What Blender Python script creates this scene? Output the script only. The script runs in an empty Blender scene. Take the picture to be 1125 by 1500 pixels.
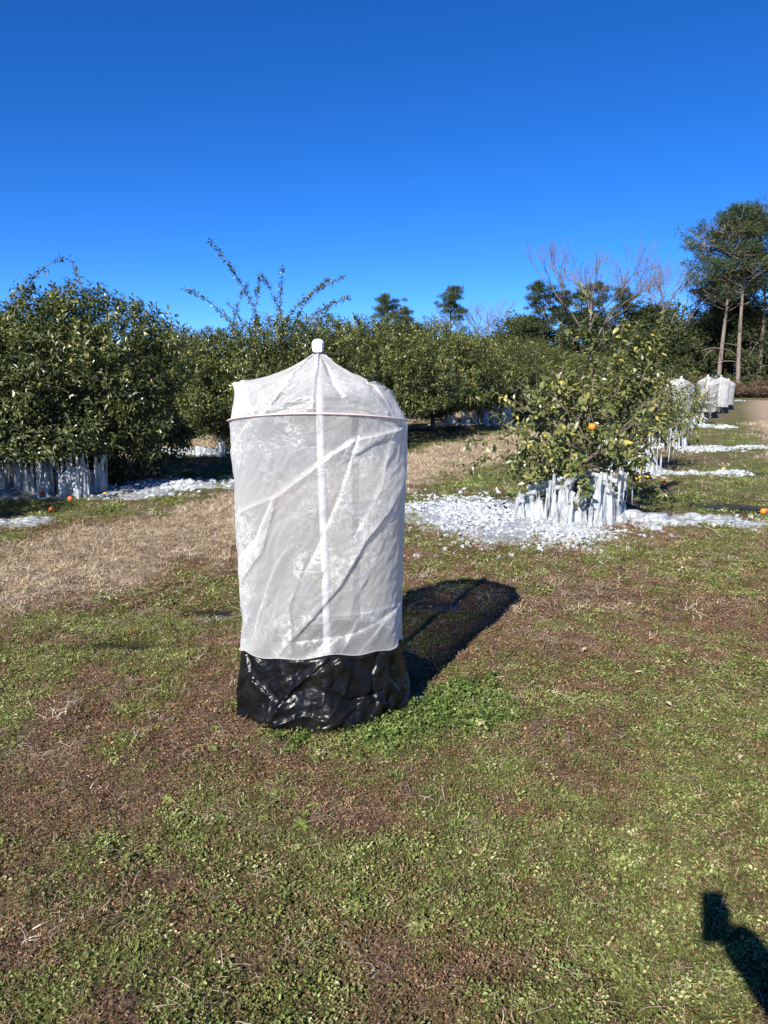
import bpy, bmesh, math, random
import numpy as np
from mathutils import Vector, Matrix

R = math.radians
scene = bpy.context.scene
col = scene.collection

# ------------------------------------------------------------------ camera
EYE = 1.6
cam_d = bpy.data.cameras.new('camera')
cam = bpy.data.objects.new('camera', cam_d)
col.objects.link(cam)
cam.location = (0, 0, EYE)
cam.rotation_euler = (R(90 - 9.8), 0, 0)
cam_d.sensor_fit = 'VERTICAL'
cam_d.sensor_height = 36.0
cam_d.lens = 36.0 * 1100 / 1500
cam_d.clip_start = 0.05
cam_d.clip_end = 3000
scene.camera = cam

# ------------------------------------------------------------------ sky and sun
SUN_EL, SUN_AZ = 34.0, 25.6          # light travels towards +x +y (azimuth from +y)
world = bpy.data.worlds.new('World')
scene.world = world
world.use_nodes = True
wn, wl = world.node_tree.nodes, world.node_tree.links
wn.clear()
sky = wn.new('ShaderNodeTexSky')
sky.sky_type = 'NISHITA'
sky.sun_disc = False
sky.sun_elevation = R(SUN_EL)
sky.sun_rotation = R(180 + SUN_AZ)
sky.altitude = 0
sky.air_density = 0.5
sky.dust_density = 0.0
sky.ozone_density = 8.0
hs = wn.new('ShaderNodeHueSaturation')
hs.inputs['Saturation'].default_value = 1.165
hs.inputs['Hue'].default_value = 0.507
bg = wn.new('ShaderNodeBackground')
bg.inputs['Strength'].default_value = 0.10
wo = wn.new('ShaderNodeOutputWorld')
wl.new(sky.outputs[0], hs.inputs['Color'])
wl.new(hs.outputs[0], bg.inputs[0])
wl.new(bg.outputs[0], wo.inputs[0])

sun_d = bpy.data.lights.new('sun', 'SUN')
sun_d.energy = 5.0
sun_d.angle = R(0.53)
sun_d.color = (1.0, 0.955, 0.88)
sun = bpy.data.objects.new('sun', sun_d)
col.objects.link(sun)
ld = Vector((math.sin(R(SUN_AZ)) * math.cos(R(SUN_EL)), math.cos(R(SUN_AZ)) * math.cos(R(SUN_EL)), -math.sin(R(SUN_EL))))
sun.rotation_euler = ld.to_track_quat('-Z', 'Y').to_euler()
sun.location = (-10, -20, 20)

scene.view_settings.view_transform = 'Standard'
scene.view_settings.look = 'None'
scene.view_settings.exposure = 1.05
scene.view_settings.gamma = 1.0
scene.view_settings.use_curve_mapping = False
scene.render.engine = 'CYCLES'
scene.cycles.max_bounces = 10
scene.cycles.transparent_max_bounces = 12
scene.cycles.transmission_bounces = 6
scene.cycles.diffuse_bounces = 4
scene.cycles.use_denoising = True
scene.cycles.caustics_reflective = False
scene.cycles.caustics_refractive = False

# ------------------------------------------------------------------ helpers
def hash3(ix, iy, iz, seed):
    h = (ix.astype(np.int64) * 374761393 + iy.astype(np.int64) * 668265263 + iz.astype(np.int64) * 1274126177 + seed * 974634541) & 0xFFFFFFFF
    h = ((h ^ (h >> 13)) * 1274126177) & 0xFFFFFFFF
    h = ((h ^ (h >> 16)) * 2246822519) & 0xFFFFFFFF
    return ((h ^ (h >> 15)) & 0xFFFFFF) / float(0xFFFFFF)

def noise(x, y, z=0.0, seed=0):
    """value noise in -1..1"""
    x = np.asarray(x, float); y = np.asarray(y, float); z = np.zeros_like(x) + z
    ix, iy, iz = np.floor(x), np.floor(y), np.floor(z)
    fx, fy, fz = x - ix, y - iy, z - iz
    sx, sy, sz = [f * f * f * (f * (f * 6 - 15) + 10) for f in (fx, fy, fz)]
    out = 0
    for dz in (0, 1):
        wz = sz if dz else 1 - sz
        for dy in (0, 1):
            wy = sy if dy else 1 - sy
            for dx in (0, 1):
                wx = sx if dx else 1 - sx
                out = out + hash3(ix + dx, iy + dy, iz + dz, seed) * wx * wy * wz
    return out * 2 - 1

def fbm(x, y, z=0.0, seed=0, octs=4):
    s, a, t = 0, 1.0, 0
    f = 1.0
    for o in range(octs):
        s = s + a * noise(np.asarray(x) * f, np.asarray(y) * f, np.asarray(z) * f, seed + o * 17)
        t += a; a *= 0.5; f *= 2.03
    return s / t

def sstep(a, b, x):
    t = np.clip((np.asarray(x, float) - a) / (b - a), 0, 1)
    return t * t * (3 - 2 * t)

def norm(v):
    return v / np.maximum(np.linalg.norm(v, axis=-1, keepdims=True), 1e-9)

def mesh_np(name, V, F, smooth=False, attrs=None, mats=None):
    """V (n,3); F (m,k) array of ints, or a list of such arrays."""
    me = bpy.data.meshes.new(name)
    V = np.asarray(V, np.float32)
    Fs = F if isinstance(F, list) else [F]
    Fs = [np.asarray(f, np.int32) for f in Fs if len(f)]
    tot = np.concatenate([np.full(len(f), f.shape[1], np.int32) for f in Fs])
    loops = np.concatenate([f.ravel() for f in Fs])
    me.vertices.add(len(V)); me.vertices.foreach_set('co', V.ravel())
    me.loops.add(len(loops)); me.loops.foreach_set('vertex_index', loops)
    me.polygons.add(len(tot))
    st = np.concatenate([[0], np.cumsum(tot)[:-1]]).astype(np.int32)
    me.polygons.foreach_set('loop_start', st)
    me.polygons.foreach_set('use_smooth', np.full(len(tot), smooth, bool))
    me.update(calc_edges=True)
    for k, a in (attrs or {}).items():
        a = np.asarray(a, np.float32)
        if a.ndim == 1:
            at = me.attributes.new(k, 'FLOAT', 'POINT'); at.data.foreach_set('value', a)
        elif a.shape[1] == 4:
            at = me.attributes.new(k, 'FLOAT_COLOR', 'POINT'); at.data.foreach_set('color', a.ravel())
        else:
            at = me.attributes.new(k, 'FLOAT_VECTOR', 'POINT'); at.data.foreach_set('vector', a.ravel())
    for m in (mats or []):
        me.materials.append(m)
    return me

def link(name, me, parent=None, loc=None, rotz=None):
    o = bpy.data.objects.new(name, me); col.objects.link(o)
    if parent is not None: o.parent = parent
    if loc is not None: o.location = loc
    if rotz is not None: o.rotation_euler = (0, 0, rotz)
    return o

def empty(name, loc=(0, 0, 0), rotz=0):
    o = bpy.data.objects.new(name, None); col.objects.link(o)
    o.location = loc; o.rotation_euler = (0, 0, rotz); o.empty_display_size = 0.2
    return o

def tag(o, label=None, cat=None, group=None, kind=None):
    if label: o['label'] = label
    if cat: o['category'] = cat
    if group: o['group'] = group
    if kind: o['kind'] = kind
    return o

def copy_tree(o, parent=None):
    c = o.copy(); col.objects.link(c); c.parent = parent
    for ch in list(o.children):
        copy_tree(ch, c)
    return c

class MB:
    """collects vertices, faces and one float attribute"""
    def __init__(s): s.V, s.F3, s.F4, s.A, s.n = [], [], [], [], 0
    def add(s, V, F, a=0.0):
        V = np.asarray(V, float); F = np.asarray(F, int)
        (s.F3 if F.shape[1] == 3 else s.F4).append(F + s.n)
        s.V.append(V); s.n += len(V)
        s.A.append(np.zeros(len(V)) + a)
    def tube(s, P, rad, sides=6, a=0.0, cap=True):
        P = np.asarray(P, float); n = len(P)
        rad = np.zeros(n) + rad
        T = norm(np.gradient(P, axis=0))
        ref = np.array([0, 0, 1.0]) if abs(T[0][2]) < 0.9 else np.array([1.0, 0, 0])
        U = norm(np.cross(T, ref)); W = np.cross(T, U)
        ang = np.linspace(0, 2 * np.pi, sides, endpoint=False)
        V = P[:, None, :] + rad[:, None, None] * (np.cos(ang)[None, :, None] * U[:, None, :] + np.sin(ang)[None, :, None] * W[:, None, :])
        i = np.arange(n - 1)[:, None] * sides; j = np.arange(sides)[None, :]; k = (j + 1) % sides
        F = np.stack([i + j, i + k, i + sides + k, i + sides + j], -1).reshape(-1, 4)
        s.add(V.reshape(-1, 3), F, a)
        if cap:
            b = s.n
            Vc = np.concatenate([V[-1], P[-1:]]); jj = np.arange(sides)
            s.add(Vc, np.stack([jj, (jj + 1) % sides, np.full(sides, sides)], -1), a)
    def mesh(s, name, smooth=True, mats=None, attr='tint'):
        Fs = []
        if s.F4: Fs.append(np.concatenate(s.F4))
        if s.F3: Fs.append(np.concatenate(s.F3))
        return mesh_np(name, np.concatenate(s.V), Fs, smooth, {attr: np.concatenate(s.A)}, mats)

# ------------------------------------------------------------------ materials
def new_mat(name):
    m = bpy.data.materials.new(name); m.use_nodes = True
    nt = m.node_tree; nt.nodes.clear()
    out = nt.nodes.new('ShaderNodeOutputMaterial')
    return m, nt.nodes, nt.links, out

def N(nodes, t, **kw):
    n = nodes.new(t)
    for k, v in kw.items():
        if k in n.inputs: n.inputs[k].default_value = v
        else: setattr(n, k, v)
    return n

def ramp(nodes, stops, interp='LINEAR'):
    r = nodes.new('ShaderNodeValToRGB'); cr = r.color_ramp; cr.interpolation = interp
    while len(cr.elements) < len(stops): cr.elements.new(0.5)
    for e, (p, c) in zip(cr.elements, stops):
        e.position = p; e.color = (c[0], c[1], c[2], 1)
    return r

def leaf_mat(name, stops, rough=0.38, trans=0.3, spec=0.5, inst=False, attr='tint'):
    m, n, l, out = new_mat(name)
    at = N(n, 'ShaderNodeAttribute', attribute_name=attr)
    if inst: at.attribute_type = 'INSTANCER'
    r = ramp(n, stops)
    if inst:
        lv = N(n, 'ShaderNodeAttribute', attribute_name='lv')
        ad = N(n, 'ShaderNodeMath', operation='ADD'); ad.use_clamp = True
        l.new(at.outputs['Fac'], ad.inputs[0]); l.new(lv.outputs['Fac'], ad.inputs[1])
        l.new(ad.outputs[0], r.inputs[0])
    else:
        l.new(at.outputs['Fac'], r.inputs[0])
    p = N(n, 'ShaderNodeBsdfPrincipled', Roughness=rough)
    p.inputs['Specular IOR Level'].default_value = spec
    l.new(r.outputs[0], p.inputs['Base Color'])
    tr = N(n, 'ShaderNodeBsdfTranslucent')
    mul = N(n, 'ShaderNodeMixRGB', blend_type='MULTIPLY'); mul.inputs[0].default_value = 1
    mul.inputs[2].default_value = (1.0, 1.25, 0.5, 1)
    l.new(r.outputs[0], mul.inputs[1]); l.new(mul.outputs[0], tr.inputs[0])
    mx = N(n, 'ShaderNodeMixShader'); mx.inputs[0].default_value = trans
    l.new(p.outputs[0], mx.inputs[1]); l.new(tr.outputs[0], mx.inputs[2])
    l.new(mx.outputs[0], out.inputs[0])
    return m

def bark_mat(name, c1, c2, scale=8, rough=0.9):
    m, n, l, out = new_mat(name)
    tc = N(n, 'ShaderNodeTexCoord')
    mp = N(n, 'ShaderNodeMapping'); mp.inputs['Scale'].default_value = (scale, scale, scale * 0.25)
    nz = N(n, 'ShaderNodeTexNoise', Scale=1.0, Detail=6.0, Roughness=0.7)
    l.new(tc.outputs['Object'], mp.inputs[0]); l.new(mp.outputs[0], nz.inputs['Vector'])
    r = ramp(n, [(0.3, c1), (0.7, c2)]); l.new(nz.outputs['Fac'], r.inputs[0])
    p = N(n, 'ShaderNodeBsdfPrincipled', Roughness=rough)
    b = N(n, 'ShaderNodeBump', Strength=0.7, Distance=0.03)
    l.new(nz.outputs['Fac'], b.inputs['Height']); l.new(b.outputs[0], p.inputs['Normal'])
    l.new(r.outputs[0], p.inputs['Base Color']); l.new(p.outputs[0], out.inputs[0])
    return m

M = {}
M['citrus'] = leaf_mat('citrus_leaf', [(0, (0.022, 0.031, 0.009)), (0.5, (0.062, 0.078, 0.019)), (0.8, (0.145, 0.155, 0.045)), (1, (0.32, 0.3, 0.08))], rough=0.34, trans=0.18, spec=0.5)
M['young'] = leaf_mat('young_citrus_leaf', [(0, (0.055, 0.07, 0.02)), (0.45, (0.13, 0.145, 0.045)), (0.8, (0.26, 0.26, 0.09)), (1, (0.46, 0.38, 0.09))], rough=0.34, trans=0.25, spec=0.6)
M['bark'] = bark_mat('citrus_bark', (0.06, 0.045, 0.035), (0.17, 0.14, 0.11), 22)
M['pine_bark'] = bark_mat('pine_bark', (0.08, 0.06, 0.05), (0.22, 0.17, 0.14), 5)
M['grey_bark'] = bark_mat('grey_bark', (0.08, 0.066, 0.06), (0.19, 0.16, 0.15), 5)
M['needle'] = leaf_mat('pine_needle', [(0, (0.02, 0.033, 0.011)), (0.5, (0.045, 0.066, 0.02)), (0.85, (0.075, 0.1, 0.03)), (1, (0.26, 0.17, 0.1))], rough=0.55, trans=0.2, spec=0.3)
M['scrub'] = leaf_mat('scrub_leaf', [(0, (0.022, 0.03, 0.012)), (0.5, (0.05, 0.065, 0.022)), (1, (0.1, 0.11, 0.04))], rough=0.6, trans=0.2, spec=0.3)
M['brush'] = leaf_mat('brown_brush', [(0, (0.07, 0.045, 0.03)), (0.6, (0.15, 0.1, 0.065)), (1, (0.19, 0.15, 0.08))], rough=0.8, trans=0.1, spec=0.2)
M['clover'] = leaf_mat('clover_leaf', [(0, (0.10, 0.06, 0.025)), (0.25, (0.115, 0.10, 0.035)), (0.5, (0.15, 0.185, 0.045)), (0.75, (0.215, 0.27, 0.07)), (1, (0.44, 0.42, 0.20))], rough=0.5, trans=0.3, spec=0.35, inst=True)
M['lush'] = leaf_mat('lush_clover_leaf', [(0, (0.05, 0.08, 0.018)), (0.5, (0.11, 0.165, 0.036)), (1, (0.26, 0.32, 0.09))], rough=0.5, trans=0.3, spec=0.35, inst=True)
M['grass'] = leaf_mat('green_grass', [(0, (0.11, 0.10, 0.03)), (0.5, (0.165, 0.21, 0.05)), (1, (0.38, 0.39, 0.14))], rough=0.5, trans=0.3, spec=0.35, inst=True)
M['straw'] = leaf_mat('dry_straw', [(0, (0.13, 0.095, 0.065)), (0.5, (0.42, 0.325, 0.23)), (1, (0.68, 0.57, 0.45))], rough=0.65, trans=0.2, spec=0.3, inst=True)
M['litter'] = leaf_mat('dead_leaf', [(0, (0.06, 0.03, 0.02)), (0.4, (0.19, 0.105, 0.06)), (0.7, (0.36, 0.24, 0.14)), (0.9, (0.52, 0.39, 0.24)), (0.96, (0.34, 0.11, 0.04)), (1, (0.42, 0.16, 0.06))], rough=0.7, trans=0.15, spec=0.25, inst=True)

# ------------------------------------------------------------------ orchard coordinates (rows run 24.5 degrees off +y)
ROW = R(24.5)
SR, CR = math.sin(ROW), math.cos(ROW)
def uv_of(x, y): return x * SR + y * CR, x * CR - y * SR
def xy_of(u, v): return u * SR + v * CR, u * CR - v * SR

# ------------------------------------------------------------------ ground
def gz(x, y):
    x = np.asarray(x, float); y = np.asarray(y, float)
    d = np.hypot(x, y)
    fade = 1 - sstep(18, 60, d)
    return (0.03 * noise(x * 0.7, y * 0.7, seed=3) + (0.02 * noise(x * 2.6, y * 2.6, seed=4) + 0.022 * fbm(x * 8, y * 8, seed=5, octs=3)) * fade) * fade

def blob(x, y, cx, cy, rx, ry=None, rot=0.0):
    ry = ry or rx
    c, s = math.cos(rot), math.sin(rot)
    dx, dy = x - cx, y - cy
    a, b = dx * c + dy * s, -dx * s + dy * c
    return np.sqrt((a / rx) ** 2 + (b / ry) ** 2)

def cover_fields(x, y):
    """green, dry, wet (0..1) at a ground point"""
    u, v = uv_of(x, y)
    wob = 0.35 * fbm(u * 0.35, v * 0.5, seed=21, octs=3) + 0.12 * noise(u * 2.1, v * 2.1, seed=22)
    vv = (v + wob + 5.3 + 3.675) % 7.35 - 3.675           # distance from alley centre
    dry = 1 - sstep(0.6, 1.35, np.abs(vv) + 0.5 * fbm(x * 2.2, y * 2.2, seed=25, octs=3))
    dry = dry * (1 - sstep(34, 42, np.abs(v + 5)))
    dry = dry * sstep(-0.7, -0.1, fbm(x * 1.1, y * 1.1, seed=23) + 0.25)
    n1 = fbm(x * 1.1 + 7, y * 1.1, seed=31, octs=4)
    n2 = fbm(x * 4.2, y * 4.2, seed=32, octs=4)
    edge = np.exp(-((np.abs(vv) - 1.95) / 0.6) ** 2)       # greener verge beside the mown straw
    green = 0.42 + 0.5 * n1 + 1.45 * n2 + 0.45 * edge
    # lush clover round the foot of the cover
    lush = 1 - sstep(0.25, 1.45, blob(x, y, 0.10, 3.42, 0.52, 0.34, 0.5) + 0.9 * n2)
    green = green + 1.1 * lush
    green = green + 0.45 * (1 - sstep(0.5, 1.3, blob(x, y, 1.0, 2.35, 1.1, 0.6)))
    green = green + 0.4 * (1 - sstep(0.5, 1.3, blob(x, y, 2.1, 7.1, 1.7, 0.7, -0.2)))
    green = green + 0.25 * (1 - sstep(0.5, 1.3, blob(x, y, -0.35, 2.1, 0.7, 0.45)))
    green = green - 0.42 * (1 - sstep(0.5, 1.4, blob(x, y, 1.5, 5.0, 1.5, 0.9, -0.2)))
    green = green - 0.22 * (1 - sstep(0.5, 1.4, blob(x, y, -1.3, 3.3, 1.0, 0.8, 0.5)))
    green = green - 0.5 * (1 - sstep(0.4, 1.2, blob(x, y, -0.28, 2.52, 0.26, 0.13)))
    green = green - 0.5 * (1 - sstep(0.4, 1.2, blob(x, y, 0.48, 3.25, 0.3, 0.12)))
    green = np.clip(green, 0, 1.3) * (1 - dry * 0.85)
    wet = np.zeros_like(x)
    for bx, by, rx, ry in PUDDLES:
        wet = np.maximum(wet, 1 - sstep(0.8, 1.7, blob(x, y, bx, by, rx, ry) + 0.3 * n2))
    return np.clip(green, 0, 1), dry, wet, lush

PUDDLES = [(0.36, 5.28, 0.26, 0.10), (0.14, 5.5, 0.13, 0.06), (0.16, 3.72, 0.06, 0.13), (-1.25, 5.15, 0.24, 0.11),
           (-1.6, 4.45, 0.22, 0.10), (4.55, 9.6, 0.5, 0.28), (-0.98, 5.6, 0.16, 0.05), (6.6, 13.3, 0.5, 0.12)]

def graded(lo, d0, d1, hi, step, g=1.09):
    a = list(np.arange(d0, d1, step)); s = step; x = a[-1]
    while x < hi: s *= g; x += s; a.append(x)
    s = step; x = d0; b = []
    while x > lo: s *= g; x -= s; b.append(x)
    return np.array(b[::-1] + a)

gx = graded(-900, -3.2, 4.6, 900, 0.032)
gy = graded(-120, 1.0, 8.6, 1500, 0.032)
GX, GY = np.meshgrid(gx, gy)
gxf, gyf = GX.ravel(), GY.ravel()
gr, dr, we, lu = cover_fields(gxf, gyf)
GZ = gz(gxf, gyf) - 0.02 * we
nx_, ny_ = len(gx), len(gy)
ii = (np.arange(ny_ - 1)[:, None] * nx_ + np.arange(nx_ - 1)[None, :]).ravel()
GF = np.stack([ii, ii + 1, ii + nx_ + 1, ii + nx_], -1)
m, n, l, out = new_mat('orchard_floor')
at = N(n, 'ShaderNodeAttribute', attribute_name='cover')
sep = N(n, 'ShaderNodeSeparateColor'); l.new(at.outputs['Color'], sep.inputs[0])
geo = N(n, 'ShaderNodeNewGeometry')
nf = N(n, 'ShaderNodeTexNoise', Scale=75.0, Detail=5.0, Roughness=0.75); l.new(geo.outputs['Position'], nf.inputs['Vector'])
nm = N(n, 'ShaderNodeTexNoise', Scale=7.0, Detail=5.0, Roughness=0.65); l.new(geo.outputs['Position'], nm.inputs['Vector'])
nl = N(n, 'ShaderNodeTexNoise', Scale=0.9, Detail=4.0, Roughness=0.6); l.new(geo.outputs['Position'], nl.inputs['Vector'])
soil = ramp(n, [(0.36, (0.028, 0.016, 0.010)), (0.5, (0.115, 0.074, 0.045)), (0.66, (0.33, 0.235, 0.145))]); l.new(nf.outputs['Fac'], soil.inputs[0])
grn = ramp(n, [(0.36, (0.022, 0.028, 0.006)), (0.5, (0.085, 0.10, 0.022)), (0.66, (0.24, 0.24, 0.07))]); l.new(nf.outputs['Fac'], grn.inputs[0])
dryc = ramp(n, [(0.34, (0.11, 0.075, 0.045)), (0.5, (0.33, 0.245, 0.165)), (0.68, (0.60, 0.47, 0.34))]); l.new(nf.outputs['Fac'], dryc.inputs[0])
ga = N(n, 'ShaderNodeMath', operation='MULTIPLY_ADD'); ga.inputs[1].default_value = 1.0; 
nmo = N(n, 'ShaderNodeMath', operation='MULTIPLY_ADD'); nmo.inputs[1].default_value = 1.6; nmo.inputs[2].default_value = -0.8
l.new(nm.outputs['Fac'], nmo.inputs[0]); l.new(sep.outputs[0], ga.inputs[0]); l.new(nmo.outputs[0], ga.inputs[2]); ga.use_clamp = True
mx1 = N(n, 'ShaderNodeMixRGB'); l.new(ga.outputs[0], mx1.inputs[0]); l.new(soil.outputs[0], mx1.inputs[1]); l.new(grn.outputs[0], mx1.inputs[2])
da = N(n, 'ShaderNodeMath', operation='MULTIPLY_ADD'); da.inputs[1].default_value = 1.15; da.use_clamp = True
nmd = N(n, 'ShaderNodeMath', operation='MULTIPLY_ADD'); nmd.inputs[1].default_value = 0.8; nmd.inputs[2].default_value = -0.45
l.new(nm.outputs['Fac'], nmd.inputs[0]); l.new(sep.outputs[1], da.inputs[0]); l.new(nmd.outputs[0], da.inputs[2])
mx2 = N(n, 'ShaderNodeMixRGB'); l.new(da.outputs[0], mx2.inputs[0]); l.new(mx1.outputs[0], mx2.inputs[1]); l.new(dryc.outputs[0], mx2.inputs[2])
big = ramp(n, [(0.3, (0.78, 0.78, 0.78)), (0.7, (1.2, 1.17, 1.1))]); l.new(nl.outputs['Fac'], big.inputs[0])
mx3 = N(n, 'ShaderNodeMixRGB', blend_type='MULTIPLY'); mx3.inputs[0].default_value = 1; l.new(mx2.outputs[0], mx3.inputs[1]); l.new(big.outputs[0], mx3.inputs[2])
wetc = N(n, 'ShaderNodeMixRGB'); wetc.inputs[2].default_value = (0.018, 0.014, 0.011, 1)
wm = N(n, 'ShaderNodeMath', operation='MULTIPLY'); wm.inputs[1].default_value = 0.75; l.new(sep.outputs[2], wm.inputs[0]); l.new(wm.outputs[0], wetc.inputs[0])
l.new(mx3.outputs[0], wetc.inputs[1])
p = N(n, 'ShaderNodeBsdfPrincipled'); p.inputs['Specular IOR Level'].default_value = 0.25
rr = N(n, 'ShaderNodeMapRange'); rr.inputs['To Min'].default_value = 0.92; rr.inputs['To Max'].default_value = 0.25; l.new(sep.outputs[2], rr.inputs[0]); l.new(rr.outputs[0], p.inputs['Roughness'])
bp = N(n, 'ShaderNodeBump', Strength=1.0, Distance=0.02); l.new(nf.outputs['Fac'], bp.inputs['Height']); l.new(bp.outputs[0], p.inputs['Normal'])
l.new(wetc.outputs[0], p.inputs['Base Color']); l.new(p.outputs[0], out.inputs[0])
M['floor'] = m
gcol = np.stack([gr, dr, we, np.ones_like(gr)], -1)
ground = link('ground', mesh_np('ground', np.stack([gxf, gyf, GZ], -1), GF, True, {'cover': gcol}, [m]))
tag(ground, 'patchy weedy orchard floor with straw coloured mown strips', 'ground', kind='structure')

# ------------------------------------------------------------------ puddles (water lying in the hollows)
m, n, l, out = new_mat('still_water')
p = N(n, 'ShaderNodeBsdfPrincipled', Roughness=0.03, IOR=1.33); p.inputs['Base Color'].default_value = (0.012, 0.011, 0.009, 1)
nz = N(n, 'ShaderNodeTexNoise', Scale=22.0, Detail=2.0); b = N(n, 'ShaderNodeBump', Strength=0.08, Distance=0.01)
l.new(nz.outputs['Fac'], b.inputs['Height']); l.new(b.outputs[0], p.inputs['Normal']); l.new(p.outputs[0], out.inputs[0])
M['water'] = m
for k, (bx, by, rx, ry) in enumerate(PUDDLES):
    a = np.linspace(0, 2 * np.pi, 40, endpoint=False)
    rad = 1 + 0.3 * noise(np.cos(a) * 2 + k * 7, np.sin(a) * 2, seed=60)
    V = np.stack([np.cos(a) * rad * rx * 0.95, np.sin(a) * rad * ry * 0.95, np.zeros_like(a)], -1)
    V = np.concatenate([V, [[0, 0, 0]]])
    j = np.arange(40)
    px_ = bx + np.cos(a) * rx * 0.7; py_ = by + np.sin(a) * ry * 0.7
    z = float(np.mean(gz(px_, py_))) - 0.022
    o = link('water_puddle', mesh_np('water_puddle', V, np.stack([j, (j + 1) % 40, np.full(40, 40)], -1), True, None, [M['water']]), loc=(bx, by, z))
    tag(o, 'shallow meltwater puddle lying in the weeds', 'puddle', 'meltwater puddles', 'structure')

# ------------------------------------------------------------------ scatter helper (points mesh + geometry nodes)
def proto_collection(name, meshes):
    c = bpy.data.collections.new(name)
    for k, me in enumerate(meshes):
        o = bpy.data.objects.new('%s_%02d' % (name, k), me); c.objects.link(o)
    return c

def scatter(name, label, cat, protos, P, rot, scl, idx, tint):
    me = mesh_np(name, P, np.zeros((0, 3), int), False) if False else bpy.data.meshes.new(name)
    P = np.asarray(P, np.float32)
    me.vertices.add(len(P)); me.vertices.foreach_set('co', P.ravel())
    for nm_, ty, key, val in (('rot', 'FLOAT_VECTOR', 'vector', rot), ('scl', 'FLOAT', 'value', scl), ('tint', 'FLOAT', 'value', tint)):
        at = me.attributes.new(nm_, ty, 'POINT'); at.data.foreach_set(key, np.asarray(val, np.float32).ravel())
    at = me.attributes.new('idx', 'INT', 'POINT'); at.data.foreach_set('value', np.asarray(idx, np.int32))
    o = link(name, me)
    ng = bpy.data.node_groups.new('scatter_' + name, 'GeometryNodeTree')
    ng.interface.new_socket('Geometry', in_out='INPUT', socket_type='NodeSocketGeometry')
    ng.interface.new_socket('Geometry', in_out='OUTPUT', socket_type='NodeSocketGeometry')
    gi = ng.nodes.new('NodeGroupInput'); go = ng.nodes.new('NodeGroupOutput')
    ci = ng.nodes.new('GeometryNodeCollectionInfo'); ci.inputs['Collection'].default_value = protos
    ci.inputs['Separate Children'].default_value = True; ci.inputs['Reset Children'].default_value = True
    ip = ng.nodes.new('GeometryNodeInstanceOnPoints'); ip.inputs['Pick Instance'].default_value = True
    def na(nm_, ty):
        q = ng.nodes.new('GeometryNodeInputNamedAttribute'); q.data_type = ty; q.inputs['Name'].default_value = nm_
        return q.outputs['Attribute']
    L = ng.links.new
    L(gi.outputs[0], ip.inputs['Points']); L(ci.outputs[0], ip.inputs['Instance'])
    L(na('idx', 'INT'), ip.inputs['Instance Index'])
    L(na('rot', 'FLOAT_VECTOR'), ip.inputs['Rotation'])
    L(na('scl', 'FLOAT'), ip.inputs['Scale'])
    L(ip.outputs[0], go.inputs[0])
    md = o.modifiers.new('scatter', 'NODES'); md.node_group = ng
    tag(o, label, cat, kind='stuff')
    return o

def wedge(rng, n, y0, y1, margin=0.9, slope=0.56):
    """random ground points, uniform in area over the field in front of the rows"""
    xm = slope * y1 + margin
    x = rng.uniform(-xm, xm, n); y = rng.uniform(y0, y1, n)
    k = np.abs(x) < slope * y + margin
    return x[k], y[k]

CX, CY = -0.31, 3.62         # foot of the white cover
def keep_clear(x, y):
    k = blob(x, y, CX, CY, 0.44, 0.40) > 1
    for bx, by, rx, ry in PUDDLES:
        k &= blob(x, y, bx, by, rx * 0.95, ry * 0.95) > 1
    return k

def blades(rng, n, length, width, spread, lean, segs=2, flat=False):
    mb = MB(); lv = []
    Vs, Fs = [], []
    base = 0
    for _ in range(n):
        a = rng.uniform(0, 2 * np.pi); L = length * rng.uniform(0.5, 1.2)
        r0 = spread * math.sqrt(rng.uniform()); b = rng.uniform(0, 2 * np.pi)
        o = np.array([r0 * math.cos(b), r0 * math.sin(b), -0.004 if not flat else rng.uniform(0.004, 0.014)])
        d = np.array([math.cos(a), math.sin(a), 0]); s = np.array([-d[1], d[0], 0]) * width * 0.5
        ln = lean * rng.uniform(0.4, 1.4)
        pts = []
        for k in range(segs + 1):
            t = k / segs
            h = L * t * math.cos(min(ln * (0.5 + t), 1.5)); f = L * t * math.sin(min(ln * (0.5 + t), 1.5))
            if flat: h = 0.006 * math.sin(t * 3); f = L * t; 
            pts.append(o + d * f + np.array([0, 0, h]) + (s * 6 * rng.uniform(-1, 1) * t if flat else 0))
        V = []
        for k, q in enumerate(pts):
            w = 1 - 0.85 * (k / segs) ** 1.5 if not flat else 1
            V += [q - s * w, q + s * w]
        F = [[base + 2 * k, base + 2 * k + 1, base + 2 * k + 3, base + 2 * k + 2] for k in range(segs)]
        Vs += V; Fs += F; base += len(V); lv += [rng.uniform(-0.25, 0.25)] * len(V)
    return np.array(Vs), np.array(Fs), np.array(lv)

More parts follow.
